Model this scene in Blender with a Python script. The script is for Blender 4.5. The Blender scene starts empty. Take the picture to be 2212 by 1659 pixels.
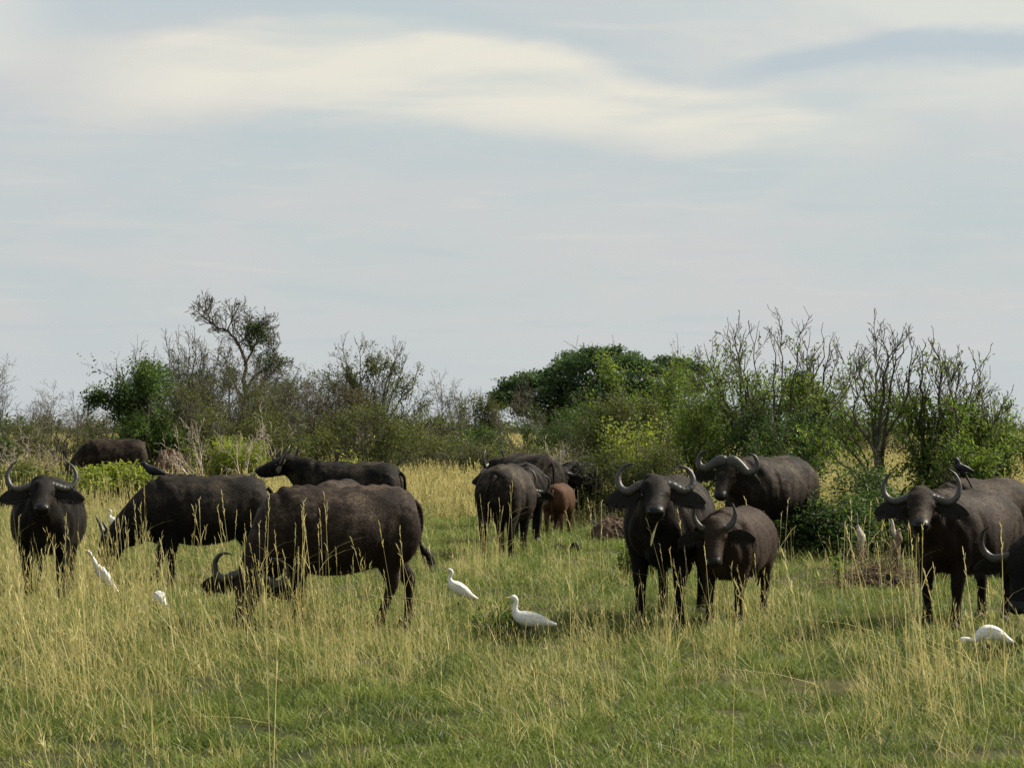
import bpy, math, random
import numpy as np
from mathutils import Vector, Matrix

# ---------------------------------------------------------------- camera, sky, sun, exposure
S = bpy.context.scene
COL = S.collection
F, CX, CY, HORIZON, CAMH = 4360.0, 1106.0, 829.5, 924.0, 2.0     # focal length and horizon of the photograph at 2212 px width
PITCH = math.atan((HORIZON - CY) / F)
cam_d = bpy.data.cameras.new('camera')
cam = bpy.data.objects.new('camera', cam_d)
COL.objects.link(cam)
cam.location = (0, 0, CAMH)
cam.rotation_euler = (math.pi / 2 + PITCH, 0, 0)
cam_d.sensor_width = 36.0
cam_d.lens = 36.0 * F / 2212.0
cam_d.clip_start, cam_d.clip_end = 0.1, 20000
S.camera = cam

SUN_AZ, SUN_EL = math.radians(24), math.radians(42)      # azimuth measured from +X towards +Y (right, slightly behind the herd)
to_sun = Vector((math.cos(SUN_EL) * math.cos(SUN_AZ), math.cos(SUN_EL) * math.sin(SUN_AZ), math.sin(SUN_EL)))
sun_d = bpy.data.lights.new('sun', 'SUN')
sun_d.energy, sun_d.angle, sun_d.color = 5.0, math.radians(7), (1.0, 0.91, 0.77)
sun = bpy.data.objects.new('sun', sun_d)
COL.objects.link(sun)
sun.rotation_euler = to_sun.to_track_quat('Z', 'Y').to_euler()
S.view_settings.view_transform = 'Standard'
S.view_settings.look = 'None'
S.view_settings.exposure = 0.9
S.view_settings.gamma = 1.0
S.render.film_transparent = False


def lin(r, g, b):
    f = lambda c: (c / 255 / 12.92) if c / 255 <= 0.04045 else ((c / 255 + 0.055) / 1.055) ** 2.4
    return (f(r), f(g), f(b), 1.0)


class NT:
    """small helper to write node trees"""
    def __init__(self, tree):
        self.t = tree
        tree.nodes.clear()

    def n(self, typ, **kw):
        nd = self.t.nodes.new(typ)
        for k, v in kw.items():
            if k.startswith('i_'):
                key = k[2:]
                key = int(key) if key.isdigit() else key.replace('_', ' ')
                if isinstance(v, bpy.types.NodeSocket):
                    self.t.links.new(v, nd.inputs[key])
                else:
                    nd.inputs[key].default_value = v
            else:
                setattr(nd, k, v)
        return nd

    def m(self, op, a, b=None, c=None, clamp=False):
        nd = self.t.nodes.new('ShaderNodeMath')
        nd.operation, nd.use_clamp = op, clamp
        for i, v in enumerate((a, b, c)):
            if v is None:
                continue
            if isinstance(v, bpy.types.NodeSocket):
                self.t.links.new(v, nd.inputs[i])
            else:
                nd.inputs[i].default_value = v
        return nd.outputs[0]

    def mix(self, fac, a, b, blend='MIX'):
        nd = self.t.nodes.new('ShaderNodeMix')
        nd.data_type, nd.blend_type = 'RGBA', blend
        for i, v in ((0, fac), (6, a), (7, b)):
            if isinstance(v, bpy.types.NodeSocket):
                self.t.links.new(v, nd.inputs[i])
            else:
                nd.inputs[i].default_value = v
        return nd.outputs[2]

    def ramp(self, fac, stops):
        nd = self.t.nodes.new('ShaderNodeValToRGB')
        el = nd.color_ramp.elements
        while len(el) < len(stops):
            el.new(0.5)
        for e, (p, c) in zip(el, stops):
            e.position = p
            e.color = c if len(c) == 4 else (*c, 1)
        self.t.links.new(fac, nd.inputs[0])
        return nd.outputs[0]

    def smooth(self, x, a, b):
        nd = self.t.nodes.new('ShaderNodeMapRange')
        nd.interpolation_type = 'SMOOTHSTEP'
        self.t.links.new(x, nd.inputs[0])
        nd.inputs[1].default_value, nd.inputs[2].default_value = a, b
        return nd.outputs[0]


def build_sky():
    w = bpy.data.worlds.new('World')
    S.world = w
    w.use_nodes = True
    k = NT(w.node_tree)
    sky = k.n('ShaderNodeTexSky', sky_type='NISHITA', sun_disc=False, sun_elevation=SUN_EL,
              sun_rotation=math.pi / 2 - SUN_AZ, air_density=1.4, dust_density=3.0)
    tc = k.n('ShaderNodeTexCoord')
    sep = k.n('ShaderNodeSeparateXYZ', i_0=tc.outputs['Generated'])
    # bearing and height of a direction, in units where the frame is about 2.2 wide
    az = k.m('MULTIPLY', k.m('ARCTAN2', sep.outputs[0], sep.outputs[1]), 4.36)
    el = k.m('MULTIPLY', k.m('ARCSINE', sep.outputs[2]), 4.36)
    vec = k.n('ShaderNodeCombineXYZ', i_0=az, i_1=k.m('MULTIPLY', el, 3.2), i_2=0.3).outputs[0]
    vec_b = k.n('ShaderNodeCombineXYZ', i_0=az, i_1=k.m('MULTIPLY', el, 6.5), i_2=4.7).outputs[0]
    n_big = k.n('ShaderNodeTexNoise', i_Vector=vec, i_Scale=1.1, i_Detail=6.0, i_Roughness=0.52, i_Distortion=0.4).outputs[0]
    n_warp = k.n('ShaderNodeTexNoise', i_Vector=vec, i_Scale=2.1, i_Detail=5.0, i_Roughness=0.55).outputs[0]
    n_str = k.n('ShaderNodeTexNoise', i_Vector=vec_b, i_Scale=1.6, i_Detail=7.0, i_Roughness=0.55, i_Distortion=0.5).outputs[0]
    warp = k.m('MULTIPLY', k.m('SUBTRACT', n_warp, 0.5), 0.14)
    elw = k.m('ADD', el, warp)
    # thin veil: blue grey against pale grey
    blue, pale, pink, cream = lin(191, 202, 205), lin(201, 205, 206), lin(207, 205, 206), lin(236, 231, 216)
    c = k.mix(k.smooth(n_big, 0.34, 0.62), blue, pale)
    c = k.mix(k.m('MULTIPLY', k.smooth(n_str, 0.42, 0.7), 0.55), c, pink)
    vec_c = k.n('ShaderNodeCombineXYZ', i_0=k.m('MULTIPLY', az, 1.6), i_1=k.m('MULTIPLY', el, 15.0), i_2=1.9).outputs[0]
    n_fine = k.n('ShaderNodeTexNoise', i_Vector=vec_c, i_Scale=1.3, i_Detail=8.0, i_Roughness=0.6, i_Distortion=0.7).outputs[0]
    c = k.mix(k.m('MULTIPLY', k.smooth(n_fine, 0.52, 0.74), 0.5), c, lin(186, 198, 204))
    c = k.mix(k.m('MULTIPLY', k.smooth(n_fine, 0.46, 0.28), 0.4), c, lin(214, 214, 209))
    c = k.mix(k.m('MULTIPLY', k.smooth(el, 0.34, 0.02), 0.6), c, lin(203, 209, 212))

    def curve(pts):
        """height as a function of the bearing"""
        cv = k.t.nodes.new('ShaderNodeFloatCurve')
        k.t.links.new(k.m('DIVIDE', k.m('ADD', az, 1.4), 2.8, clamp=True), cv.inputs[1])
        cm = cv.mapping.curves[0]
        while len(cm.points) < len(pts):
            cm.points.new(0.5, 0.5)
        for p, (x, y) in zip(cm.points, pts):
            p.location = ((x + 1.4) / 2.8, y)
        cv.mapping.update()
        return cv.outputs[0]

    # the long cream bank between an upper and a lower edge
    top = curve([(-1.4, .74), (-1.1, .775), (-.95, .815), (-.6, .855), (-.2, .85), (.1, .80), (.35, .73), (.6, .68), (.8, .65), (1.1, .63), (1.4, .62)])
    bot = curve([(-1.4, .64), (-1.1, .65), (-.6, .70), (-.3, .70), (0, .665), (.3, .64), (.6, .625), (.8, .62), (1.1, .61), (1.4, .60)])
    up = k.smooth(k.m('SUBTRACT', elw, top), 0.035, -0.02)
    dn = k.smooth(k.m('SUBTRACT', elw, bot), -0.10, 0.04)
    along = k.m('MULTIPLY', k.smooth(az, 0.95, 0.6), k.smooth(az, -1.12, -0.6))
    bank = k.m('MULTIPLY', k.m('MULTIPLY', up, dn), along)
    bank = k.m('MULTIPLY', bank, k.m('ADD', 0.30, k.m('MULTIPLY', k.smooth(n_str, 0.34, 0.64), 0.60)), clamp=True)
    # blue gap above the bank on the left, pale sheet on the upper right
    gap = k.m('MULTIPLY', k.smooth(k.m('SUBTRACT', elw, top), 0.0, 0.06), k.smooth(az, 0.25, -0.35))
    c = k.mix(k.m('MULTIPLY', gap, 0.75), c, lin(190, 202, 207))
    sheet = k.m('MULTIPLY', k.m('MULTIPLY', k.smooth(elw, 0.58, 0.80), k.smooth(az, 0.1, 0.9)), 0.8)
    sheet = k.m('MULTIPLY', sheet, k.smooth(n_big, 0.30, 0.55))
    c = k.mix(sheet, c, lin(222, 223, 214))
    strk = k.m('ABSOLUTE', k.m('SUBTRACT', elw, k.m('ADD', 0.725, k.m('MULTIPLY', az, 0.072))))
    strk = k.m('MULTIPLY', k.smooth(strk, 0.05, 0.01), k.smooth(az, 0.35, 0.6))
    c = k.mix(k.m('MULTIPLY', strk, 0.9), c, lin(184, 196, 204))
    lc = k.m('MULTIPLY', k.smooth(az, -0.9, -1.12), k.m('MULTIPLY', k.smooth(el, 0.70, 0.78), k.smooth(el, 1.0, 0.88)))
    c = k.mix(k.m('MULTIPLY', lc, 0.6), c, lin(226, 225, 217))
    c = k.mix(bank, c, cream)
    # the picture is exposed nine tenths of a stop up, so the radiance of the clouds is that much lower
    c10 = k.mix(1.0, c, (5.36, 5.36, 5.36, 1), 'MULTIPLY')
    fin = k.mix(0.95, sky.outputs[0], c10)
    bg = k.n('ShaderNodeBackground', i_Color=fin, i_Strength=0.1)
    out = k.n('ShaderNodeOutputWorld', i_Surface=bg.outputs[0])


build_sky()

# ---------------------------------------------------------------- small helpers
def ray(px, py):
    u, v = (px - CX) / F, (CY - py) / F
    return (u, math.cos(PITCH) - v * math.sin(PITCH), math.sin(PITCH) + v * math.cos(PITCH))


def gh(x, y):
    """height of the savanna ground"""
    return 0.05 * np.sin(x * 0.31 + 1.0) * np.cos(y * 0.23) + 0.035 * np.sin(x * 0.9 + y * 0.55)


def gp(px, py):
    """ground point under a picture point"""
    r = ray(px, py)
    t = -CAMH / r[2]
    return (r[0] * t, r[1] * t)


def at(px, py, d):
    """point at distance d seen at a picture point"""
    r = ray(px, py)
    t = d / r[1]
    return np.array((r[0] * t, d, CAMH + r[2] * t))


def dist(s):
    return F / s


def link_mesh(name, V, Fc, mat, parent=None, smooth=True):
    me = bpy.data.meshes.new(name)
    me.from_pydata([tuple(v) for v in V], [], Fc)
    me.update()
    if smooth:
        me.polygons.foreach_set('use_smooth', [True] * len(me.polygons))
    me.materials.append(mat)
    o = bpy.data.objects.new(name, me)
    COL.objects.link(o)
    if parent is not None:
        o.parent = parent
    return o


def fast_mesh(name, V, faces, k, mat, tint=None):
    """mesh from numpy arrays: faces (n,k)"""
    me = bpy.data.meshes.new(name)
    nF = len(faces)
    me.vertices.add(len(V))
    me.vertices.foreach_set('co', np.ascontiguousarray(V, dtype=np.float32).ravel())
    me.loops.add(nF * k)
    me.loops.foreach_set('vertex_index', np.ascontiguousarray(faces, dtype=np.int32).ravel())
    me.polygons.add(nF)
    me.polygons.foreach_set('loop_start', np.arange(0, nF * k, k, dtype=np.int32))
    me.update(calc_edges=True)
    if tint is not None:
        a = me.attributes.new('tint', 'FLOAT', 'FACE')
        a.data.foreach_set('value', np.ascontiguousarray(tint, dtype=np.float32))
    me.materials.append(mat)
    return me


def mesh_obj(name, me, parent=None):
    o = bpy.data.objects.new(name, me)
    COL.objects.link(o)
    if parent is not None:
        o.parent = parent
    return o


def thing(name, label, cat, loc, rotz=0.0, group=None):
    o = bpy.data.objects.new(name, None)
    COL.objects.link(o)
    o.location, o.rotation_euler = loc, (0, 0, rotz)
    o.empty_display_size = 0.2
    tag(o, label, cat, group)
    return o


def tag(o, label, cat, group=None, kind=None):
    o['label'] = label
    if cat:
        o['category'] = cat
    if group:
        o['group'] = group
    if kind:
        o['kind'] = kind


def cr(rows, sub):
    R = np.array(rows, float)
    if sub <= 1:
        return R
    P = np.vstack([2 * R[0] - R[1], R, 2 * R[-1] - R[-2]])
    out = []
    for i in range(1, len(P) - 2):
        p0, p1, p2, p3 = P[i - 1], P[i], P[i + 1], P[i + 2]
        for t in np.linspace(0, 1, sub, endpoint=False):
            out.append(0.5 * (2 * p1 + (p2 - p0) * t + (2 * p0 - 5 * p1 + 4 * p2 - p3) * t * t + (3 * p1 - p0 - 3 * p2 + p3) * t ** 3))
    out.append(P[-2])
    return np.array(out)


def loft(rows, up=(0, 0, 1), n=16, sub=4, egg=0.0, power=1.0):
    """closed tube through rows (x, y, z, half width, half height)"""
    R = cr(rows, sub)
    P, ry, rz = R[:, :3], np.maximum(R[:, 3], 0.002), np.maximum(R[:, 4], 0.002)
    T = np.gradient(P, axis=0)
    T /= np.linalg.norm(T, axis=1)[:, None] + 1e-9
    U = np.array(up, float)
    side = np.cross(U[None], T)
    side /= np.linalg.norm(side, axis=1)[:, None] + 1e-9
    upv = np.cross(T, side)
    a = np.linspace(0, 2 * np.pi, n, endpoint=False)
    ca, sa = np.cos(a), np.sin(a)
    ca = np.sign(ca) * np.abs(ca) ** power
    sa = np.sign(sa) * np.abs(sa) ** power
    wy = ca * (1 - egg * sa)
    V = (P[:, None, :] + side[:, None, :] * (ry[:, None] * wy[None])[:, :, None] + upv[:, None, :] * (rz[:, None] * sa[None])[:, :, None]).reshape(-1, 3)
    m = len(P)
    Fc = []
    for i in range(m - 1):
        for j in range(n):
            j2 = (j + 1) % n
            Fc.append((i * n + j, i * n + j2, (i + 1) * n + j2, (i + 1) * n + j))
    Fc.append(tuple(range(n - 1, -1, -1)))
    Fc.append(tuple((m - 1) * n + j for j in range(n)))
    return V, Fc


def ell(c, r, n=12):
    c, r = np.array(c, float), np.array(r, float)
    rows = [(c[0] + r[0] * t, c[1], c[2], r[1] * math.sqrt(max(0, 1 - t * t)), r[2] * math.sqrt(max(0, 1 - t * t))) for t in np.cos(np.linspace(math.pi, 0, 9))]
    return loft(rows, n=n, sub=1)


def join(parts):
    V, Fc, off = [], [], 0
    for v, f in parts:
        V.append(np.asarray(v))
        Fc += [tuple(i + off for i in t) for t in f]
        off += len(v)
    return np.vstack(V), Fc


# ---------------------------------------------------------------- materials
def new_mat(name):
    m = bpy.data.materials.new(name)
    m.use_nodes = True
    return m, NT(m.node_tree)


def principled(k, **kw):
    p = k.n('ShaderNodeBsdfPrincipled')
    for a, v in kw.items():
        s = p.inputs[a.replace('_', ' ')]
        if isinstance(v, bpy.types.NodeSocket):
            k.t.links.new(v, s)
        else:
            s.default_value = v
    return p


def finish(k, p):
    k.n('ShaderNodeOutputMaterial', i_Surface=p.outputs[0])


def mat_coat():
    m, k = new_mat('buffalo_coat')
    oi = k.n('ShaderNodeObjectInfo')
    tc = k.n('ShaderNodeTexCoord')
    co = tc.outputs['Object']
    sep = k.n('ShaderNodeSeparateXYZ', i_0=co)
    n1 = k.n('ShaderNodeTexNoise', i_Vector=co, i_Scale=3.2, i_Detail=6.0, i_Roughness=0.62).outputs[0]
    n2 = k.n('ShaderNodeTexNoise', i_Vector=co, i_Scale=17.0, i_Detail=5.0, i_Roughness=0.65).outputs[0]
    mp = k.n('ShaderNodeMapping', i_Vector=co, i_Scale=(70, 70, 22))
    n3 = k.n('ShaderNodeTexNoise', i_Vector=mp.outputs[0], i_Scale=1.0, i_Detail=3.0).outputs[0]
    base = k.mix(k.smooth(n1, 0.35, 0.68), k.mix(1.0, oi.outputs['Color'], (0.75, 0.75, 0.8, 1), 'MULTIPLY'), oi.outputs['Color'])
    base = k.mix(k.m('MULTIPLY', k.smooth(n3, 0.45, 0.72), 0.45), base, k.mix(1.0, oi.outputs['Color'], (1.6, 1.5, 1.4, 1), 'MULTIPLY'))
    # dried mud and dust caked along the back and on the hips
    dm = k.m('MULTIPLY', k.smooth(k.m('ADD', n1, k.m('MULTIPLY', n2, 0.45)), 0.62, 0.95), k.smooth(k.m('ADD', sep.outputs[2], k.m('MULTIPLY', n2, 0.25)), 0.75, 1.45))
    dm = k.m('MULTIPLY', dm, oi.outputs['Alpha'], clamp=True)
    n4 = k.n('ShaderNodeTexNoise', i_Vector=co, i_Scale=48.0, i_Detail=3.0).outputs[0]
    dm = k.m('MULTIPLY', dm, k.m('ADD', 0.45, k.smooth(n4, 0.42, 0.62)), clamp=True)
    base = k.mix(dm, base, (0.095, 0.072, 0.05, 1))
    bump = k.n('ShaderNodeBump', i_Strength=0.42, i_Distance=0.02, i_Height=k.m('ADD', k.m('MULTIPLY', n2, 0.5), k.m('MULTIPLY', n3, 0.5)))
    p = principled(k, Base_Color=base, Roughness=0.72, Sheen_Weight=0.03, Sheen_Roughness=0.45, Sheen_Tint=(0.8, 0.62, 0.45, 1), Normal=bump.outputs[0])
    p.inputs['Specular IOR Level'].default_value = 0.10
    finish(k, p)
    return m


def mat_simple(name, col, rough=0.6, spec=0.4, noise=None, bump=0.0, nscale=20.0):
    m, k = new_mat(name)
    tc = k.n('ShaderNodeTexCoord')
    n = k.n('ShaderNodeTexNoise', i_Vector=tc.outputs['Object'], i_Scale=nscale, i_Detail=5.0, i_Roughness=0.6).outputs[0]
    c = k.mix(k.smooth(n, 0.35, 0.68), col, noise) if noise else k.mix(0.0, col, col)
    kw = dict(Base_Color=c, Roughness=rough)
    if bump:
        kw['Normal'] = k.n('ShaderNodeBump', i_Strength=bump, i_Distance=0.01, i_Height=n).outputs[0]
    p = principled(k, **kw)
    p.inputs['Specular IOR Level'].default_value = spec
    finish(k, p)
    return m


def mat_horn():
    m, k = new_mat('horn')
    oi = k.n('ShaderNodeObjectInfo')
    at_ = k.n('ShaderNodeAttribute', attribute_name='along')
    tc = k.n('ShaderNodeTexCoord')
    n = k.n('ShaderNodeTexNoise', i_Vector=tc.outputs['Object'], i_Scale=26.0, i_Detail=5.0).outputs[0]
    w = k.m('SINE', k.m('MULTIPLY', at_.outputs['Fac'], 95.0))
    base = k.ramp(at_.outputs['Fac'], [(0.0, (0.030, 0.026, 0.021)), (0.45, (0.044, 0.039, 0.033)), (0.8, (0.032, 0.029, 0.026)), (1.0, (0.016, 0.015, 0.014))])
    base = k.mix(k.smooth(n, 0.4, 0.72), base, (0.018, 0.016, 0.014, 1))
    h = k.m('ADD', k.m('MULTIPLY', w, k.m('MULTIPLY', k.smooth(at_.outputs['Fac'], 0.7, 0.1), 0.35)), n)
    b = k.n('ShaderNodeBump', i_Strength=0.5, i_Distance=0.008, i_Height=h)
    p = principled(k, Base_Color=base, Roughness=0.5, Normal=b.outputs[0])
    finish(k, p)
    return m


def mat_leaf(name, stops, trans=0.35, rough=0.62):
    """leaf material: colour by the per-leaf tint, part of the light passes through"""
    m, k = new_mat(name)
    a = k.n('ShaderNodeAttribute', attribute_name='tint')
    c = k.ramp(a.outputs['Fac'], stops)
    p = principled(k, Base_Color=c, Roughness=rough)
    p.inputs['Specular IOR Level'].default_value = 0.14
    tr = k.n('ShaderNodeBsdfTranslucent', i_Color=k.mix(1.0, c, (1.7, 1.75, 0.8, 1), 'MULTIPLY'))
    mx = k.n('ShaderNodeMixShader', i_0=trans, i_1=p.outputs[0], i_2=tr.outputs[0])
    finish(k, mx)
    return m


def mat_bark(name, a, b):
    m, k = new_mat(name)
    tc = k.n('ShaderNodeTexCoord')
    n = k.n('ShaderNodeTexNoise', i_Vector=tc.outputs['Object'], i_Scale=6.0, i_Detail=6.0, i_Roughness=0.65).outputs[0]
    c = k.mix(k.smooth(n, 0.35, 0.65), a, b)
    bp = k.n('ShaderNodeBump', i_Strength=0.6, i_Distance=0.02, i_Height=n)
    p = principled(k, Base_Color=c, Roughness=0.85, Normal=bp.outputs[0])
    p.inputs['Specular IOR Level'].default_value = 0.2
    finish(k, p)
    return m


def mat_grass(name, stops, trans=0.4):
    m, k = new_mat(name)
    a = k.n('ShaderNodeAttribute', attribute_name='tint')
    b = k.n('ShaderNodeAttribute', attribute_name='itint', attribute_type='INSTANCER')
    f = k.m('ADD', k.m('MULTIPLY', a.outputs['Fac'], 0.5), k.m('MULTIPLY', b.outputs['Fac'], 0.5))
    c = k.ramp(f, stops)
    p = principled(k, Base_Color=c, Roughness=0.55)
    p.inputs['Specular IOR Level'].default_value = 0.3
    tr = k.n('ShaderNodeBsdfTranslucent', i_Color=c)
    mx = k.n('ShaderNodeMixShader', i_0=trans, i_1=p.outputs[0], i_2=tr.outputs[0])
    finish(k, mx)
    return m


M = {}
M['coat'] = mat_coat()
M['horn'] = mat_horn()
M['nose'] = mat_simple('wet_nose', (0.004, 0.0038, 0.004, 1), 0.42, 0.16, (0.008, 0.0075, 0.007, 1), 0.3, 60)
M['eye'] = mat_simple('dark_eye', (0.006, 0.004, 0.003, 1), 0.08, 0.8)
M['hoof'] = mat_simple('hoof', (0.012, 0.010, 0.009, 1), 0.6, 0.3, (0.025, 0.02, 0.017, 1))
M['black_hair'] = mat_simple('black_hair', (0.005, 0.0045, 0.0045, 1), 0.7, 0.2, (0.014, 0.011, 0.009, 1), 0.4, 40)
M['white_feather'] = mat_simple('white_feather', (0.70, 0.69, 0.66, 1), 0.8, 0.1, (0.54, 0.54, 0.53, 1), 0.6, 55)
M['buff_feather'] = mat_simple('buff_feather', (0.72, 0.62, 0.48, 1), 0.75, 0.2)
M['beak'] = mat_simple('yellow_beak', (0.62, 0.42, 0.10, 1), 0.4, 0.4)
M['bird_leg'] = mat_simple('dark_leg', (0.04, 0.04, 0.03, 1), 0.5, 0.4)
M['black_feather'] = mat_simple('black_feather', (0.005, 0.005, 0.008, 1), 0.5, 0.25, (0.009, 0.009, 0.016, 1), 0.2, 60)
M['straw'] = mat_simple('straw', (0.42, 0.36, 0.18, 1), 0.7, 0.2, (0.55, 0.48, 0.27, 1))
M['bark'] = mat_bark('dark_bark', (0.045, 0.036, 0.028, 1), (0.10, 0.085, 0.07, 1))
M['grey_bark'] = mat_bark('grey_bark', (0.055, 0.047, 0.04, 1), (0.13, 0.11, 0.095, 1))
M['pale_wood'] = mat_bark('pale_dead_wood', (0.26, 0.21, 0.16, 1), (0.48, 0.43, 0.36, 1))
M['brown_wood'] = mat_bark('weathered_brown_wood', (0.10, 0.065, 0.04, 1), (0.26, 0.19, 0.13, 1))
M['red_soil'] = mat_simple('red_soil', (0.065, 0.042, 0.028, 1), 0.95, 0.1, (0.115, 0.075, 0.05, 1), 0.8, 9)
M['dung'] = mat_simple('dung', (0.014, 0.012, 0.009, 1), 0.9, 0.1, (0.03, 0.025, 0.02, 1), 0.8, 25)
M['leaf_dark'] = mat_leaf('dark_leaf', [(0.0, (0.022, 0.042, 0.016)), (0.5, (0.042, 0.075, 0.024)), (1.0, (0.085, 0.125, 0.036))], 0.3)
M['leaf_acacia'] = mat_leaf('acacia_leaf', [(0.0, (0.026, 0.048, 0.024)), (0.5, (0.046, 0.08, 0.034)), (1.0, (0.085, 0.125, 0.05))], 0.3, 0.6)
M['leaf_mid'] = mat_leaf('green_leaf', [(0.0, (0.035, 0.062, 0.017)), (0.5, (0.075, 0.118, 0.03)), (1.0, (0.16, 0.20, 0.05))], 0.4)
M['leaf_olive'] = mat_leaf('olive_leaf', [(0.0, (0.030, 0.042, 0.014)), (0.5, (0.06, 0.076, 0.024)), (1.0, (0.125, 0.135, 0.048))], 0.3)
M['leaf_lime'] = mat_leaf('lime_leaf', [(0.0, (0.075, 0.105, 0.022)), (0.5, (0.14, 0.175, 0.036)), (1.0, (0.24, 0.265, 0.06))], 0.42)
M['leaf_brown'] = mat_leaf('dry_leaf', [(0.0, (0.04, 0.038, 0.02)), (0.5, (0.07, 0.066, 0.032)), (1.0, (0.13, 0.11, 0.06))], 0.25)
M['short_grass'] = mat_grass('short_grass', [(0.0, (0.03, 0.046, 0.013)), (0.35, (0.088, 0.130, 0.025)), (0.65, (0.178, 0.226, 0.044)), (1.0, (0.34, 0.315, 0.115))])
M['dry_grass'] = mat_grass('dry_grass', [(0.0, (0.15, 0.16, 0.045)), (0.35, (0.33, 0.30, 0.105)), (0.7, (0.52, 0.45, 0.19)), (1.0, (0.66, 0.58, 0.31))])


def build_ground():
    m, k = new_mat('savanna_ground')
    tc = k.n('ShaderNodeTexCoord')
    co = tc.outputs['Object']
    n1 = k.n('ShaderNodeTexNoise', i_Vector=co, i_Scale=0.35, i_Detail=8.0, i_Roughness=0.6).outputs[0]
    n2 = k.n('ShaderNodeTexNoise', i_Vector=co, i_Scale=7.0, i_Detail=6.0, i_Roughness=0.7).outputs[0]
    c = k.ramp(n1, [(0.35, (0.022, 0.028, 0.010)), (0.5, (0.04, 0.045, 0.015)), (0.66, (0.07, 0.062, 0.026))])
    c = k.mix(k.smooth(n2, 0.45, 0.75), c, (0.022, 0.017, 0.010, 1))
    b = k.n('ShaderNodeBump', i_Strength=0.7, i_Distance=0.05, i_Height=n2)
    p = principled(k, Base_Color=c, Roughness=0.95, Normal=b.outputs[0])
    p.inputs['Specular IOR Level'].default_value = 0.1
    finish(k, p)
    xs = np.concatenate([[-6000, -2500, -900, -300], np.linspace(-90, 90, 181), [300, 900, 2500, 6000]])
    ys = np.concatenate([[-400, -60], np.linspace(0, 160, 161), [250, 400, 700, 1200, 2500, 6000, 12000]])
    X, Y = np.meshgrid(xs, ys)
    Z = gh(X, Y)
    V = np.stack([X, Y, Z], -1).reshape(-1, 3)
    nx, ny = len(xs), len(ys)
    i = np.arange(nx * ny).reshape(ny, nx)
    Fc = np.stack([i[:-1, :-1], i[:-1, 1:], i[1:, 1:], i[1:, :-1]], -1).reshape(-1, 4)
    o = mesh_obj('ground', fast_mesh('ground', V, Fc, 4, m))
    o.data.polygons.foreach_set('use_smooth', [True] * len(o.data.polygons))
    tag(o, 'flat savanna ground of green turf and dry earth', None, kind='structure')


build_ground()

# ---------------------------------------------------------------- trees, shrubs and weeds
def norm(v):
    return v / (np.linalg.norm(v) + 1e-9)


def perp(rng, d):
    a = np.cross(d, rng.normal(size=3))
    return norm(a)


def grow(rng, stems, spec, segs=None):
    """stems: (base, direction, length, radius); spec per level: (segments, children, first child at, angle, length ratio, wobble, upward pull)"""
    segs = [] if segs is None else segs
    stack = [(np.array(b, float), norm(np.array(d, float)), L, r, 0) for b, d, L, r in stems]
    while stack:
        p, d, L, r, lv = stack.pop()
        ns, nc, t0, ang, ratio, wob, upw = spec[min(lv, len(spec) - 1)]
        pts, dirs = [p], [d]
        step = L / ns
        for i in range(ns):
            d = norm(d + rng.normal(0, wob, 3) + np.array((0, 0, upw)))
            q = p + d * step
            r0 = r * (1 - 0.75 * i / ns)
            r1 = r * (1 - 0.75 * (i + 1) / ns)
            segs.append((*p, *q, r0, r1, lv))
            p = q
            pts.append(p)
            dirs.append(d)
        if lv + 1 < len(spec):
            k = max(1, int(round(nc * rng.uniform(.75, 1.25))))
            for c in range(k):
                t = t0 + (1 - t0) * (c + rng.uniform(0, 1)) / k
                i = min(int(t * ns), ns - 1)
                f = t * ns - i
                b = pts[i] * (1 - f) + pts[i + 1] * f
                a = math.radians(ang * rng.uniform(.6, 1.35))
                nd = norm(dirs[i + 1] * math.cos(a) + perp(rng, dirs[i + 1]) * math.sin(a))
                stack.append((b, nd, L * ratio * rng.uniform(.6, 1.25) * (1.15 - .45 * t), max(r * (1 - .75 * t) * .62, .0028), lv + 1))
    return segs


def wood_mesh(name, segs, mat, rmin=.004):
    A = np.array(segs)
    p0, p1, r0, r1 = A[:, :3], A[:, 3:6], np.maximum(A[:, 6], rmin), np.maximum(A[:, 7], rmin * .8)
    d = p1 - p0
    d = d / (np.linalg.norm(d, axis=1)[:, None] + 1e-9)
    ref = np.where(np.abs(d[:, 2:3]) > .9, np.array([[1., 0, 0]]), np.array([[0., 0, 1.]]))
    a = np.cross(d, ref)
    a /= np.linalg.norm(a, axis=1)[:, None] + 1e-9
    b = np.cross(d, a)
    Vs, Fs, off = [], [], 0
    for thick in (True, False):
        m = (r0 > .02) == thick
        if not m.any():
            continue
        k = 6 if thick else 3
        th = np.arange(k) * 2 * np.pi / k
        ring = a[m][:, None] * np.cos(th)[None, :, None] + b[m][:, None] * np.sin(th)[None, :, None]
        v0 = p0[m][:, None] - d[m][:, None] * (r0[m] * .4)[:, None, None] + ring * r0[m][:, None, None]
        v1 = p1[m][:, None] + ring * r1[m][:, None, None]
        n = m.sum()
        V = np.concatenate([v0, v1], 1)
        base = off + np.arange(n)[:, None] * 2 * k
        j = np.arange(k)
        j2 = (j + 1) % k
        Fq = np.stack([base + j, base + j2, base + k + j2, base + k + j], -1).reshape(-1, 4)
        Vs.append(V.reshape(-1, 3))
        Fs.append(Fq)
        off += n * 2 * k
    me = fast_mesh(name, np.vstack(Vs), np.vstack(Fs), 4, mat)
    me.polygons.foreach_set('use_smooth', [True] * len(me.polygons))
    return me


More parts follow.
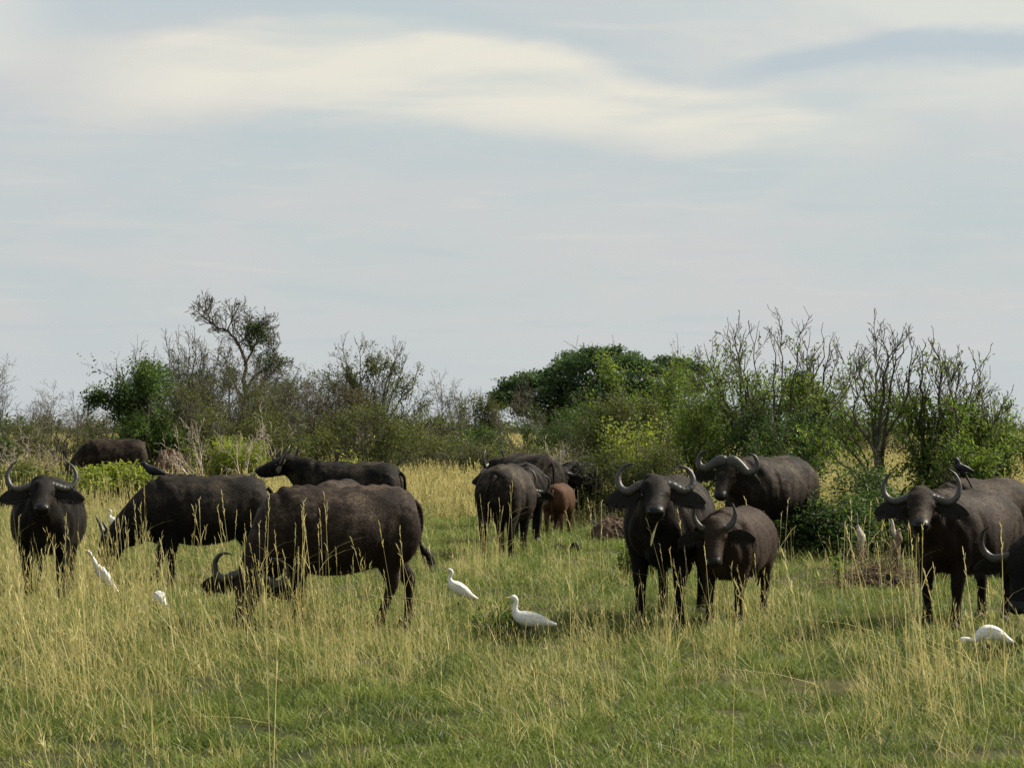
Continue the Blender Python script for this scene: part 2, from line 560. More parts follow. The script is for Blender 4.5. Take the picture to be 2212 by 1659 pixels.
def leaf_mesh(name, rng, P, size, mat, tint, flat=.5, droop=0.0, slim=.5):
    n = len(P)
    nrm = rng.normal(size=(n, 3))
    nrm[:, 2] = np.abs(nrm[:, 2]) * (1 + flat * 3)
    nrm /= np.linalg.norm(nrm, axis=1)[:, None]
    t = rng.normal(size=(n, 3))
    t[:, 2] -= droop * 1.6
    t -= nrm * (t * nrm).sum(1)[:, None]
    t /= np.linalg.norm(t, axis=1)[:, None]
    s = np.cross(nrm, t)
    L = (size * rng.uniform(.6, 1.35, n))[:, None]
    w = L * slim
    V = np.stack([P, P + t * L * .45 + s * w * .5 + nrm * L * .05, P + t * L - nrm * L * .06, P + t * L * .45 - s * w * .5 + nrm * L * .05], 1).reshape(-1, 3)
    return fast_mesh(name, V, np.arange(n * 4).reshape(n, 4), 4, mat, np.clip(tint, 0, 1))


def leaves_on(rng, segs, total, minlv, zlo, zhi, spread, clump=.5, h=1.0):
    A = np.array(segs)
    m = A[:, 8] >= minlv
    A = A[m]
    mid = (A[:, :3] + A[:, 3:6]) / 2
    L = np.linalg.norm(A[:, 3:6] - A[:, :3], axis=1)
    z = mid[:, 2] / h
    w = L * np.clip((zhi - z) / .16, 0.0, 1) * np.clip((z - zlo) / .1, 0, 1)
    ph = rng.uniform(0, 6.28, 6)
    cl = np.sin(mid[:, 0] * 2.3 + ph[0]) * np.sin(mid[:, 2] * 2.9 + ph[1]) + np.sin(mid[:, 1] * 2.6 + ph[2] + mid[:, 0]) * .7
    w = w * np.clip(1 + clump * cl * 1.6, 0.03, 3)
    if w.sum() <= 0:
        return np.zeros((0, 3)), np.zeros(0)
    i = rng.choice(len(A), total, p=w / w.sum())
    f = rng.uniform(0, 1, total)[:, None]
    P = A[i, :3] * (1 - f) + A[i, 3:6] * f + rng.normal(0, spread, (total, 3))
    P[:, 2] = np.maximum(P[:, 2], .03)
    tint = .5 + .22 * cl[i] * .6 + rng.normal(0, .2, total)
    return P, tint


TALL = dict(bare=1.12, leafy=1.1)
BUSH = dict(   # wood specification per level and how the stems leave the ground
    bare=dict(spec=[(6, 7, .3, 36, .50, .14, .05), (4, 6, .2, 40, .48, .18, .04), (3, 4, .2, 42, .5, .2, .03), (2, 0, 0, 0, 0, .2, .02)], n=7, lean=.55),
    shoots=dict(spec=[(7, 8, .25, 42, .55, .12, .03), (6, 6, .15, 40, .50, .10, .08), (5, 3, .2, 30, .55, .08, .12), (3, 0, 0, 0, 0, .08, .08)], n=9, lean=.75),
    leafy=dict(spec=[(5, 8, .2, 50, .52, .16, .03), (4, 6, .2, 50, .5, .18, .03), (3, 0, 0, 0, 0, .2, .03)], n=9, lean=.9),
    herb=dict(spec=[(4, 7, .3, 40, .34, .08, .10), (3, 0, 0, 0, 0, .1, .1)], n=26, lean=.35),
    dead=dict(spec=[(6, 5, .3, 45, .5, .2, .02), (5, 4, .3, 48, .5, .22, .02), (4, 2, .3, 45, .5, .2, 0), (3, 0, 0, 0, 0, .2, 0)], n=3, lean=.9),
)


def shrub(kind, label, px, s, ytop, width, wood='bark', leaf=None, leaves=0, lsize=.07, zlo=0.05, zhi=1.0, seed=0, clump=.5, spread=.10, name='shrub', cat='shrub', flat=.3, droop=0.0, slim=.5, group=None, rmin=None, nst=None, rad=None):
    K = BUSH[kind]
    rng = np.random.default_rng(seed * 31 + int(px) + int(ytop))
    x, y = (px - CX) / s, F / s
    g = float(gh(x, y))
    h = ((HORIZON - ytop) / s + CAMH - g) * TALL.get(kind, 1.0)
    W = width / s
    root = thing(name, label, cat, (x, y, g), 0, group)
    stems = []
    n = nst or max(4, int(K['n'] * min(2.0, max(.7, W / max(h, .5)))))
    for i in range(n):
        a = rng.uniform(0, 2 * np.pi)
        rr = math.sqrt(rng.uniform(0, 1))
        off = np.array((math.cos(a) * rr * W * .5 * .35, math.sin(a) * rr * W * .5 * .3, -.05))
        t = rr * W * .5 * .65 / h
        d = (math.cos(a) * t * rng.uniform(.7, 1.3), math.sin(a) * t, 1.0)
        stems.append((off, d, h * rng.uniform(.62, .80) * (1 - .25 * rr), (rad or .014 * h) * rng.uniform(.7, 1.1)))
    segs = grow(rng, stems, K['spec'])
    A = np.array(segs)
    zmax = np.quantile(A[:, 5], .999 if kind == 'shoots' else .99)                     # fit to the height that the photograph shows
    k = h / zmax
    A[:, [0, 1, 2, 3, 4, 5]] *= np.array((1, 1, k, 1, 1, k))
    half = np.quantile(np.abs(A[:, 3]), .96)
    A[:, [0, 3]] *= W * .5 / half
    A[:, [1, 4]] *= W * .5 / half
    segs = A
    so = mesh_obj('stems', wood_mesh('stems', segs, M[wood], rmin or .006 * (60 / s) ** .5), root)
    if kind == 'herb':
        so['kind'] = 'stuff'
    if leaf and leaves:
        P, tint = leaves_on(rng, segs, int(leaves * (1.7 if x < 0 else 1.3)), 1, zlo, zhi, spread, clump, h)
        if len(P):
            mesh_obj('foliage', leaf_mesh('foliage', rng, P, lsize, M[leaf], tint, flat, droop, slim), root)
    return root


def far_scrub():
    """the low wood along the horizon, one mass"""
    rng = np.random.default_rng(77)
    P, T = [], []
    for _ in range(170):
        d = rng.uniform(240, 520)
        x = rng.uniform(-.33, .33) * d
        hh, ww = rng.uniform(2.2, 4.6), rng.uniform(2.0, 6.0)
        n = 200
        u = rng.normal(size=(n, 3))
        u /= np.linalg.norm(u, axis=1)[:, None]
        q = u * rng.uniform(.4, 1, n)[:, None] ** .5 * np.array((ww, ww * .8, hh * .55)) * (1 + .3 * np.sin(u[:, :1] * 7 + d))
        q += np.array((x, d, hh * .5))
        P.append(q[q[:, 2] > 0])
        T.append(np.clip(rng.normal(.5, .2) + rng.normal(0, .15, len(P[-1])), 0, 1))
    o = mesh_obj('distant_scrub', leaf_mesh('distant_scrub', rng, np.vstack(P), .75, M['leaf_olive'], np.concatenate(T)))
    tag(o, 'far off low bushland along the horizon', 'scrub', kind='stuff')


far_scrub()
# left side
shrub('bare', 'leafless grey bush at the far left edge with a tall tangled top', 8, 42, 808, 130, 'grey_bark', 'leaf_brown', 500, .09, seed=1)
shrub('bare', 'leafless grey bush second from the left edge, wide and low', 105, 40, 858, 170, 'grey_bark', 'leaf_brown', 600, .09, seed=2)
shrub('bare', 'thin leafless bush left of the dense dark green one, sky showing through', 205, 38, 866, 110, 'grey_bark', 'leaf_olive', 300, .09, seed=3)
shrub('leafy', 'small dark leafy bush cut by the left edge', 2, 54, 905, 80, leaf='leaf_dark', leaves=2500, lsize=.10, seed=4, name='bush', cat='bush')
shrub('leafy', 'low olive brown scrub below the leafless bushes at the left', 120, 46, 900, 240, 'grey_bark', 'leaf_olive', 5200, .09, seed=5, clump=.6)
shrub('leafy', 'low olive scrub behind the reddish dark grazing buffalo', 235, 44, 905, 150, 'grey_bark', 'leaf_brown', 3600, .09, seed=6, clump=.6)
shrub('dead', 'tan dead brush left of the reddish dark buffalo, near the left edge', 55, 64, 930, 150, 'pale_wood', 'leaf_brown', 900, .07, seed=7, nst=12, name='dead_brush')
shrub('dead', 'tangled pale dead branches just left of the reddish dark buffalo', 150, 68, 925, 130, 'grey_bark', None, 0, seed=8, nst=9, name='dead_brush')
shrub('herb', 'lime green leafy weeds hiding the legs of the reddish dark buffalo', 235, 94, 1000, 190, 'bark', 'leaf_lime', 4200, .10, zlo=.35, seed=9, name='weed', cat='weed', clump=.9, spread=.05, nst=46)
shrub('herb', 'olive green weeds behind the horns of the leftmost black cow', 70, 90, 1000, 190, 'bark', 'leaf_olive', 3000, .09, zlo=.25, seed=10, name='weed', cat='weed', clump=.8, nst=40)
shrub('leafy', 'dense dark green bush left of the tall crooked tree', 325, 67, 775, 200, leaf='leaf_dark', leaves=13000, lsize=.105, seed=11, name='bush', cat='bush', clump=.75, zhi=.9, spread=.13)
shrub('leafy', 'bright green lower bush at the foot of the dense dark one', 335, 64, 905, 150, leaf='leaf_mid', leaves=5200, lsize=.09, seed=12, name='bush', cat='bush', clump=.6)
shrub('bare', 'grey twiggy thicket in front of the crooked tree', 490, 60, 785, 310, 'grey_bark', 'leaf_olive', 6500, .075, seed=14, zhi=.9, clump=.5, nst=16)
shrub('bare', 'olive twiggy thicket below the dense dark bush', 395, 64, 835, 230, 'grey_bark', 'leaf_olive', 5200, .075, seed=15, clump=.5, nst=14)
shrub('bare', 'grey thicket with a small dark leaf clump right of the crooked tree', 630, 54, 800, 210, 'grey_bark', 'leaf_dark', 2800, .09, seed=16, zlo=.45, clump=1.1, spread=.06, nst=13)
shrub('bare', 'low grey brown thicket between the crooked tree and the many-stemmed shrub', 690, 60, 840, 260, 'grey_bark', 'leaf_brown', 3600, .08, seed=17, nst=14)
shrub('leafy', 'olive undergrowth at the foot of the many-stemmed shrub', 770, 63, 872, 300, 'grey_bark', 'leaf_olive', 9000, .08, seed=19, name='bush', cat='bush', clump=.6)
shrub('leafy', 'dim green bush at the base of the crooked tree', 585, 65, 888, 260, 'grey_bark', 'leaf_olive', 8000, .08, seed=20, name='bush', cat='bush', clump=.6)
shrub('dead', 'pale dead branches standing in front of the crooked tree', 545, 78, 868, 190, 'pale_wood', None, 0, seed=21, nst=5, rad=.03, name='dead_brush')
shrub('dead', 'bleached fallen branches below the leggy half bare bush', 430, 80, 905, 130, 'pale_wood', None, 0, seed=22, nst=4, rad=.03, name='dead_brush')
shrub('herb', 'lime yellow leafy bush left of the profile buffalo head', 490, 74, 940, 170, 'bark', 'leaf_lime', 5200, .085, zlo=.1, seed=23, name='bush', cat='bush', clump=.6, spread=.09, nst=40)
shrub('herb', 'small lime sprig showing above the back of the black profile buffalo', 765, 100, 988, 50, 'bark', 'leaf_lime', 500, .08, zlo=.5, seed=24, name='weed', cat='weed', nst=6)
shrub('bare', 'hazy leafless shrub right of the many-stemmed one', 965, 38, 826, 130, 'grey_bark', 'leaf_brown', 500, .09, seed=25)
shrub('bare', 'hazy low leafless shrub left of the small olive tree', 1010, 40, 858, 110, 'grey_bark', 'leaf_olive', 800, .09, seed=26)
shrub('leafy', 'grey olive scrub between the many-stemmed shrub and the leafless shrub', 895, 48, 888, 150, 'grey_bark', 'leaf_olive', 4600, .09, seed=27, clump=.7)
shrub('leafy', 'low green scrub edging the golden grass left of centre', 950, 58, 950, 210, 'grey_bark', 'leaf_olive', 5000, .08, seed=28, clump=.5, name='bush', cat='bush')
shrub('leafy', 'small olive tree just left of the flat-topped tree', 1042, 44, 860, 85, leaf='leaf_olive', leaves=4200, lsize=.10, seed=29, name='small_tree', cat='tree', clump=.7)
shrub('leafy', 'dark low bush behind the hump of the dusty brown buffalo', 1020, 56, 925, 140, leaf='leaf_dark', leaves=4200, lsize=.09, seed=30, name='bush', cat='bush', clump=.6)
# middle
shrub('bare', 'grey leafless small tree under the left boughs of the flat-topped tree', 1132, 46, 846, 130, 'grey_bark', 'leaf_brown', 500, .09, seed=31, name='small_tree', cat='tree')
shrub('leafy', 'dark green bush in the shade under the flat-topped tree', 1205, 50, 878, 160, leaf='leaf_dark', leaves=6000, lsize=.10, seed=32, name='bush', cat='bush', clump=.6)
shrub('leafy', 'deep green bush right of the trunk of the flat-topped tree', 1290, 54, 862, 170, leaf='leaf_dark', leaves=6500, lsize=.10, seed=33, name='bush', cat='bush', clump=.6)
shrub('bare', 'red grey twiggy shrub before the right half of the flat-topped tree', 1340, 62, 862, 150, 'grey_bark', 'leaf_brown', 1800, .08, seed=34)
shrub('dead', 'bare white sticks rising behind the red calf', 1245, 86, 912, 130, 'pale_wood', None, 0, seed=35, nst=6, rad=.022, name='dead_brush')
shrub('leafy', 'low grey green scrub behind the dusty brown buffalo', 1100, 62, 950, 230, 'grey_bark', 'leaf_olive', 5200, .08, seed=36, name='bush', cat='bush')
shrub('leafy', 'dark low bush behind the black shaded buffalo', 1275, 74, 955, 150, 'grey_bark', 'leaf_olive', 5000, .08, seed=62, name='bush', cat='bush')
shrub('leafy', 'tall yellow green bush between the flat-topped tree and the bull', 1450, 78, 785, 280, leaf='leaf_mid', leaves=13000, lsize=.085, seed=37, name='bush', cat='bush', clump=.8, spread=.11)
shrub('leafy', 'olive and lime bush leaning over the black shaded buffalo', 1370, 86, 870, 210, leaf='leaf_olive', leaves=9000, lsize=.075, seed=38, name='bush', cat='bush', clump=.6)
shrub('herb', 'lime leaved sprays on the front of the yellow green bush', 1395, 92, 880, 190, 'bark', 'leaf_lime', 1700, .08, zlo=.4, seed=39, name='bush', cat='bush', clump=1.0, nst=22)
shrub('leafy', 'low olive scrub around the legs of the black shaded buffalo', 1282, 101, 985, 130, 'grey_bark', 'leaf_olive', 4800, .06, seed=40, name='bush', cat='bush')
shrub('leafy', 'olive scrub left of the cow with the grass stem', 1385, 104, 975, 150, 'grey_bark', 'leaf_olive', 5600, .06, seed=41, name='bush', cat='bush')
# right
shrub('leafy', 'dense green bush directly behind the curled horn cow', 1560, 98, 835, 280, leaf='leaf_mid', leaves=12500, lsize=.075, seed=43, name='bush', cat='bush', clump=.6, droop=.4, spread=.1)
shrub('leafy', 'dark green thicket behind the head of the bull', 1660, 104, 895, 250, leaf='leaf_dark', leaves=13000, lsize=.075, seed=44, name='bush', cat='bush', clump=.5, droop=.4, spread=.1)
shrub('shoots', 'drooping shrub at the right with sparse dangling leaves', 2135, 112, 850, 150, 'bark', 'leaf_mid', 3000, .085, zlo=.15, zhi=.85, seed=46, clump=.8, spread=.07, slim=.42, droop=1.0)
shrub('leafy', 'green leaf mass low in the open spreading shrub', 2050, 122, 945, 170, leaf='leaf_mid', leaves=6500, lsize=.075, seed=47, name='bush', cat='bush', clump=.8, droop=.8, spread=.08, slim=.45)
shrub('leafy', 'dark climbing shrub round the stems left of the tall brown buffalo', 1862, 130, 1002, 110, leaf='leaf_dark', leaves=4200, lsize=.065, seed=48, name='bush', cat='bush', clump=.4)
shrub('leafy', 'low dark broad-leaved bush between the bull and the stumps', 1810, 146, 1085, 200, leaf='leaf_dark', leaves=9500, lsize=.07, seed=49, name='bush', cat='bush', clump=.5, flat=.6)
shrub('leafy', 'dark broad-leaved bush behind the two stumps', 1925, 142, 1070, 210, leaf='leaf_dark', leaves=9500, lsize=.07, seed=50, name='bush', cat='bush', clump=.5, flat=.6)
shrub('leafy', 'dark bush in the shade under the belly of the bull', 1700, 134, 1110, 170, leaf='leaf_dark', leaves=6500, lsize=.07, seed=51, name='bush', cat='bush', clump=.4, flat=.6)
shrub('leafy', 'bright green bush at the right edge above the brown backs', 2175, 84, 920, 150, leaf='leaf_mid', leaves=6500, lsize=.085, seed=52, name='bush', cat='bush', clump=.6)
shrub('leafy', 'grey green far bush cut by the right edge', 2215, 52, 925, 120, leaf='leaf_olive', leaves=4200, lsize=.1, seed=53, name='bush', cat='bush')
shrub('leafy', 'hazy scrub in the gap between the two shoot-topped bushes', 1810, 42, 915, 150, 'grey_bark', 'leaf_olive', 5200, .1, seed=54, clump=.6)
shrub('bare', 'grey scrub beyond the stems of the open spreading shrub', 1915, 42, 915, 150, 'grey_bark', 'leaf_olive', 2600, .1, seed=55, nst=10)
shrub('leafy', 'distant olive scrub behind the drooping shrub', 2075, 42, 925, 150, 'grey_bark', 'leaf_olive', 4200, .1, seed=56)
shrub('herb', 'small patch of yellow green herbs between the two clearing egrets', 1085, 222, 1306, 130, 'bark', 'leaf_mid', 420, .045, zlo=.2, seed=57, name='weed', cat='weed', nst=30, spread=.03)
shrub('herb', 'green weeds at the feet of the cow with the grass stem', 1372, 168, 1165, 100, 'bark', 'leaf_mid', 1500, .06, zlo=.2, seed=58, name='weed', cat='weed', nst=20, spread=.04)
shrub('herb', 'single broad-leaved weed beside the brush heap', 1812, 176, 1190, 46, 'bark', 'leaf_mid', 60, .075, zlo=.4, seed=59, name='weed', cat='weed', nst=1, spread=.03)


def limb(rng, pts, s, r0, r1, segs, dep=0.0, lv=0, wob=.04):
    """a limb drawn through picture points at the depth of its tree, local to the tree's foot"""
    out = []
    d0 = 0.0
    for i, (px, py) in enumerate(pts):
        d0 += rng.normal(0, .12) + dep / max(1, len(pts) - 1)
        out.append(((px - CX) / s, d0, (HORIZON - py) / s + CAMH))
    C = cr(np.array(out), 4)
    C += rng.normal(0, wob, C.shape) * np.linspace(0, 1, len(C))[:, None]
    for i in range(len(C) - 1):
        t0, t1 = i / (len(C) - 1), (i + 1) / (len(C) - 1)
        segs.append((*C[i], *C[i + 1], r0 + (r1 - r0) * t0, r0 + (r1 - r0) * t1, lv))
    return C


def crooked_tree():
    s, rng = 58.0, np.random.default_rng(12)
    x, y = (530 - CX) / s, F / s
    root = thing('crooked_tree', 'tall crooked half dead tree leaning left above the left thicket', 'tree', (x, y, 0))
    segs = []
    L = [([(530, 1045), (527, 920), (531, 855), (524, 825)], .13, .085, 0), ([(524, 825), (529, 785), (512, 745), (490, 716), (468, 706), (442, 690), (424, 674)], .075, .010, .6),
         ([(531, 855), (545, 818), (562, 806), (588, 790), (598, 766), (594, 744)], .06, .012, -.8), ([(531, 870), (560, 832), (586, 803), (602, 786)], .05, .012, .7),
         ([(528, 790), (544, 762), (556, 738), (572, 712), (578, 704)], .05, .010, -.3), ([(490, 716), (500, 690), (503, 668)], .03, .008, .2), ([(466, 703), (452, 680), (446, 660)], .028, .008, -.3),
         ([(545, 762), (538, 735), (548, 708)], .03, .008, .4), ([(531, 870), (505, 835), (488, 800), (478, 770)], .045, .01, .5), ([(512, 745), (530, 722), (528, 690)], .03, .008, .4)]
    rows = []
    for pts, a, b, dep in L:
        C = limb(rng, pts, s, a, b, segs, dep)
        rows.append((C, a, b))
    for C, a, b in rows[1:]:
        k = len(C)
        for i in range(int(k * .25), k, 1):
            for _ in range(2):
                d = norm(C[min(i + 1, k - 1)] - C[max(i - 1, 0)])
                nd = norm(d * .7 + perp(rng, d) * .9 + np.array((0, 0, .25)))
                grow(rng, [(C[i], nd, rng.uniform(.6, 1.25) * (1 - .6 * i / k), .016)], [(5, 4, .25, 40, .55, .13, .03), (4, 3, .2, 42, .5, .15, .02), (3, 0, 0, 0, 0, .2, 0)], segs)
    A = np.array(segs)
    A[:, [0, 3]] -= x
    mesh_obj('trunk', wood_mesh('trunk', A, M['bark'], .009), root)
    cent = np.array([((px - 530) / s, 0, (HORIZON - py) / s + CAMH) for px, py in ((548, 752), (556, 722), (540, 775), (570, 735), (530, 800), (583, 775), (480, 800))])
    mid = (A[:, :3] + A[:, 3:6]) / 2
    dd = np.min(np.linalg.norm((mid[:, None] - cent[None]) * np.array((1, .5, 1)), axis=2), axis=1)
    w = np.exp(-(dd / .36) ** 2) * (A[:, 8] >= 0) * (A[:, 6] < .03) + .0008
    i = rng.choice(len(A), 2600, p=w / w.sum())
    P = mid[i] + rng.normal(0, .09, (2600, 3))
    mesh_obj('crown', leaf_mesh('crown', rng, P, .10, M['leaf_dark'], .45 + rng.normal(0, .2, 2600), .2), root)


def acacia():
    s, rng = 36.0, np.random.default_rng(3)
    x, y = (1300 - CX) / s, F / s
    root = thing('flat_topped_tree', 'big dark green flat-topped tree behind the thickets in the middle', 'tree', (x, y, 0))
    pads = [(1290, 772, 100, 20), (1225, 786, 45, 20), (1372, 786, 42, 16), (1340, 764, 55, 15), (1255, 762, 48, 13), (1300, 754, 50, 9), (1265, 818, 80, 26), (1350, 815, 62, 24), (1212, 832, 42, 20), (1290, 850, 80, 26), (1235, 868, 50, 24),
            (1330, 876, 60, 26), (1280, 905, 70, 28), (1225, 925, 60, 22), (1330, 930, 50, 22), (1132, 822, 54, 18), (1172, 806, 34, 17), (1092, 848, 40, 14), (1152, 846, 52, 20), (1110, 836, 40, 13), (1080, 862, 30, 12), (1150, 880, 50, 20), (1205, 880, 40, 34), (1240, 840, 45, 30), (1370, 845, 50, 26), (1445, 776, 34, 14), (1415, 796, 34, 12), (1500, 790, 40, 14), (1480, 822, 46, 18), (1420, 838, 40, 16)]
    segs, Ps, Ts = [], [], []
    hub = (1298, 915)
    limb(rng, [(1302, 985), (1297, 950), hub], s, .34, .26, segs)
    for px, py, rx, ry in pads:
        dep = rng.uniform(-1, 1) * 2.2
        mx, my = (hub[0] + px) / 2 + rng.normal(0, 8), (hub[1] * .45 + py * .55) + 12
        C = limb(rng, [hub, (mx, my), (px, py + ry * .5)], s, .13, .035, segs, dep)
        c = C[-1]
        for _ in range(7):
            d = norm(np.array((rng.normal(), rng.normal(), .5)))
            grow(rng, [(C[-2], d, rx / s * rng.uniform(.5, .9), .03)], [(4, 5, .2, 45, .5, .18, .05), (3, 0, 0, 0, 0, .2, .03)], segs)
        n = int(rx * ry * 1.5) + 800
        u = rng.normal(size=(n, 3))
        u /= np.linalg.norm(u, axis=1)[:, None]
        r = rng.uniform(.25, 1.0, n)[:, None] ** .5
        lump = 1 + .22 * np.sin(u[:, 0] * 9 + px) * np.sin(u[:, 1] * 8 + py)
        q = u * r * lump[:, None] * np.array((rx / s, rx / s * .9, ry / s * 1.15)) + c
        q[:, 2] += .12 * np.sin(q[:, 0] * 2.1 + py) + rng.normal(0, .06, n)
        Ps.append(q)
        Ts.append(.42 + .22 * np.sin(q[:, 0] * 2.2 + px) * np.sin(q[:, 1] * 2.0) + rng.normal(0, .16, n))
    A = np.array(segs)
    A[:, [0, 3]] -= x
    mesh_obj('trunk', wood_mesh('trunk', A, M['bark'], .012), root)
    P = np.vstack(Ps)
    P[:, 0] -= x
    mesh_obj('crown', leaf_mesh('crown', rng, P, .175, M['leaf_acacia'], np.concatenate(Ts), .45, 0, .6), root)


def fan_shrub(label, s, bases, tips, wood, leaf, leaves, lsize, zfull, zend, seed, r0=.045, slim=.45, droop=.6, fill=10, side=(.35, .95), clump=.8):
    """a shrub of arching main stems that end where the photograph shows their tips, with upright side shoots"""
    rng = np.random.default_rng(seed)
    bx = sum(b[0] for b in bases) / len(bases)
    x, y = (bx - CX) / s, F / s
    root = thing('shrub', label, 'shrub', (x, y, 0))
    segs = []
    tips = [(px, py, 1.0) for px, py in tips]
    if len(bases) > 1:                                         # the stock that joins the stems underground
        q = sorted(bases)
        limb(rng, [(q[0][0] - 6, q[0][1] + 10), ((q[0][0] + q[-1][0]) / 2, q[0][1] + 14), (q[-1][0] + 6, q[-1][1] + 10)], s, .07, .06, segs, 0, 0, .01)
    for _ in range(fill):
        px, py, _q = tips[rng.integers(len(tips))]
        tips.append((px + rng.normal(0, 25), py + rng.uniform(25, 110), .7))
    for px, py, q in tips:
        b = min(bases, key=lambda c: abs(c[0] - px) + rng.uniform(0, 60))
        dx, dy = px - b[0], py - b[1]
        pts = [(b[0] + rng.normal(0, 5), b[1] + 8), (b[0] + dx * .20 + rng.normal(0, 6), b[1] + dy * .30), (b[0] + dx * .52 + rng.normal(0, 9), b[1] + dy * .58), (b[0] + dx * .82 + rng.normal(0, 6), b[1] + dy * .82), (px, py)]
        C = limb(rng, pts, s, r0 * q * rng.uniform(.7, 1.2), .0045, segs, rng.uniform(-1.3, 1.3), 0, .03)
        k = len(C)
        for i in range(int(k * .3), k - 2):
            for _ in range(rng.integers(0, 3) if fill < 20 else rng.integers(1, 3)):
                d = norm(C[i + 1] - C[i - 1])
                nd = norm(d * .8 + perp(rng, d) * .75 + np.array((0, 0, .35)))
                grow(rng, [(C[i], nd, rng.uniform(*side) * (1.1 - .5 * i / k), .010)], [(4, 3, .25, 34, .55, .10, .10), (3, 1, .3, 32, .5, .10, .10), (2, 0, 0, 0, 0, .1, .08)], segs)
    A = np.array(segs)
    A[:, [0, 3]] -= x
    mesh_obj('stems', wood_mesh('stems', A, M[wood], .0062), root)
    P, tint = leaves_on(rng, A, leaves, 0, .02, zfull, .08, clump, 1.0)
    P2, tint2 = leaves_on(rng, A, leaves // 7, 1, zfull * .7, zend, .05, clump, 1.0)
    mesh_obj('foliage', leaf_mesh('foliage', rng, np.vstack([P, P2]), lsize, M[leaf], np.concatenate([tint, tint2]), .3, droop, slim), root)


fan_shrub('leggy half bare bush between the dense dark bush and the crooked tree', 56, [(430, 1010), (400, 1010)], [(357, 726), (404, 702), (425, 720), (443, 726), (461, 724), (389, 726), (307, 776), (252, 800), (340, 770), (480, 780), (500, 800)],
          'bark', 'leaf_dark', 9500, .10, 4.4, 5.4, 201, .05, .5, .2, 30)
fan_shrub('many-stemmed shrub with arching bare top behind the black buffalo in profile', 55, [(790, 1010), (810, 1010)], [(735, 724), (767, 724), (800, 740), (820, 760), (847, 726), (861, 737), (879, 758), (904, 785), (925, 846), (717, 780), (699, 809), (690, 850), (915, 880)],
          'bark', 'leaf_olive', 16000, .095, 4.7, 5.4, 202, .05, .5, .2, 36)
fan_shrub('large bush with long bare shoots above a leafy belt behind the bull', 100, [(1680, 1100), (1650, 1100), (1720, 1100)], [(1512, 740), (1560, 704), (1578, 684), (1610, 704), (1640, 694), (1690, 670), (1712, 694), (1745, 708), (1770, 703), (1808, 715), (1820, 745), (1835, 778), (1490, 774), (1540, 764), (1600, 740), (1660, 720), (1780, 740)],
          'bark', 'leaf_mid', 11000, .085, 3.2, 4.1, 203, .042, .45, .6, 12, (.3, .85), .5)
fan_shrub('open spreading shrub with hanging leaves behind the tall brown buffalo', 120, [(1895, 1075), (2000, 1075), (2040, 1075)], [(1872, 712), (1887, 706), (1934, 715), (1958, 731), (1981, 738), (2016, 741), (2070, 757), (2078, 782), (2097, 776), (2153, 799), (2176, 868), (2204, 909), (1853, 757), (1818, 786), (1770, 865), (2130, 850), (1910, 760), (2040, 790)],
          'bark', 'leaf_mid', 8500, .085, 2.6, 3.5, 204, .045, .42, 1.0, 9, (.3, .85), .35)
crooked_tree()
acacia()


# ---------------------------------------------------------------- mounds, stumps and dung
def mound(name, label, cat, px, base_y, wpx, hpx, mat, seed, twigs, twig_mat, rise=1.0):
    rng = np.random.default_rng(seed)
    x, y = gp(px, base_y)
    s = F / y
    root = thing(name, label, cat, (x, y, float(gh(x, y))))
    W, h = wpx / s, hpx / s
    n, m = 64, 22
    V, Fc = [], []
    for j in range(m):
        t = j / (m - 1)
        for i in range(n):
            a = i / n * 2 * np.pi
            r = W / 2 * math.cos(t * math.pi / 2) ** .8 * (1 + .12 * math.sin(3 * a + seed) + .07 * math.sin(7 * a + 5 * t) + .05 * math.sin(17 * a + 13 * t) + rng.normal(0, .025))
            V.append((r * math.cos(a), r * .8 * math.sin(a), h * math.sin(t * math.pi / 2) * (1 + rng.normal(0, .035) + .10 * math.sin(5 * a + 9 * t + seed) * math.sin(11 * t + 2 * a)) - .03))
    for j in range(m - 1):
        for i in range(n):
            Fc.append((j * n + i, j * n + (i + 1) % n, (j + 1) * n + (i + 1) % n, (j + 1) * n + i))
    link_mesh('heap', V, Fc, M[mat], root)
    segs = []
    for _ in range(twigs):
        a, r = rng.uniform(0, 6.28), math.sqrt(rng.uniform(0, 1)) * W * .55
        z = h * max(0, 1 - (r / (W * .55)) ** 2) * rng.uniform(.5, 1.05)
        d = norm(np.array((rng.normal(0, 1), rng.normal(0, 1), rng.normal(.25, .5) * rise)))
        grow(rng, [((r * math.cos(a), r * .8 * math.sin(a), z), d, rng.uniform(.15, .45) * max(1, W * .6), .007)], [(4, 2, .3, 40, .5, .2, .02), (3, 0, 0, 0, 0, .2, 0)], segs)
    o = mesh_obj('twigs', wood_mesh('twigs', segs, M[twig_mat], .004), root)
    o['kind'] = 'stuff'


mound('earth_mound', 'brown earth mound with dry stems behind the back of the grazing grey buffalo', 'mound', 364, 1062, 92, 84, 'red_soil', 1, 140, 'pale_wood', 1.6)
mound('earth_mound', 'low reddish earth mound left of the curled horn cow', 'mound', 1322, 1172, 100, 52, 'red_soil', 2, 120, 'grey_bark')
mound('brush_heap', 'flat heap of dry brush at the foot of the stumps', 'brush heap', 1888, 1268, 150, 40, 'dung', 3, 420, 'brown_wood', .6)


def stump(label, px, base_y, lofts, seed):
    rng = np.random.default_rng(seed)
    x, y = gp(px, base_y)
    s = F / y
    root = thing('tree_stump', label, 'stump', (x, y, float(gh(x, y))), 0, 'broken stumps by the brush heap')
    for nm, mat, rows in lofts:
        v, f = loft([((qx - px) / s, dy, (base_y - qy) / s, w / s, w / s * .8) for qx, qy, w, dy in rows], up=(0, 1, .001), n=12, sub=4)
        v = v + rng.normal(0, .0045, v.shape) + .008 * np.sin(v[:, [2, 0, 1]] * 31)
        link_mesh(nm, v, f, M[mat], root)


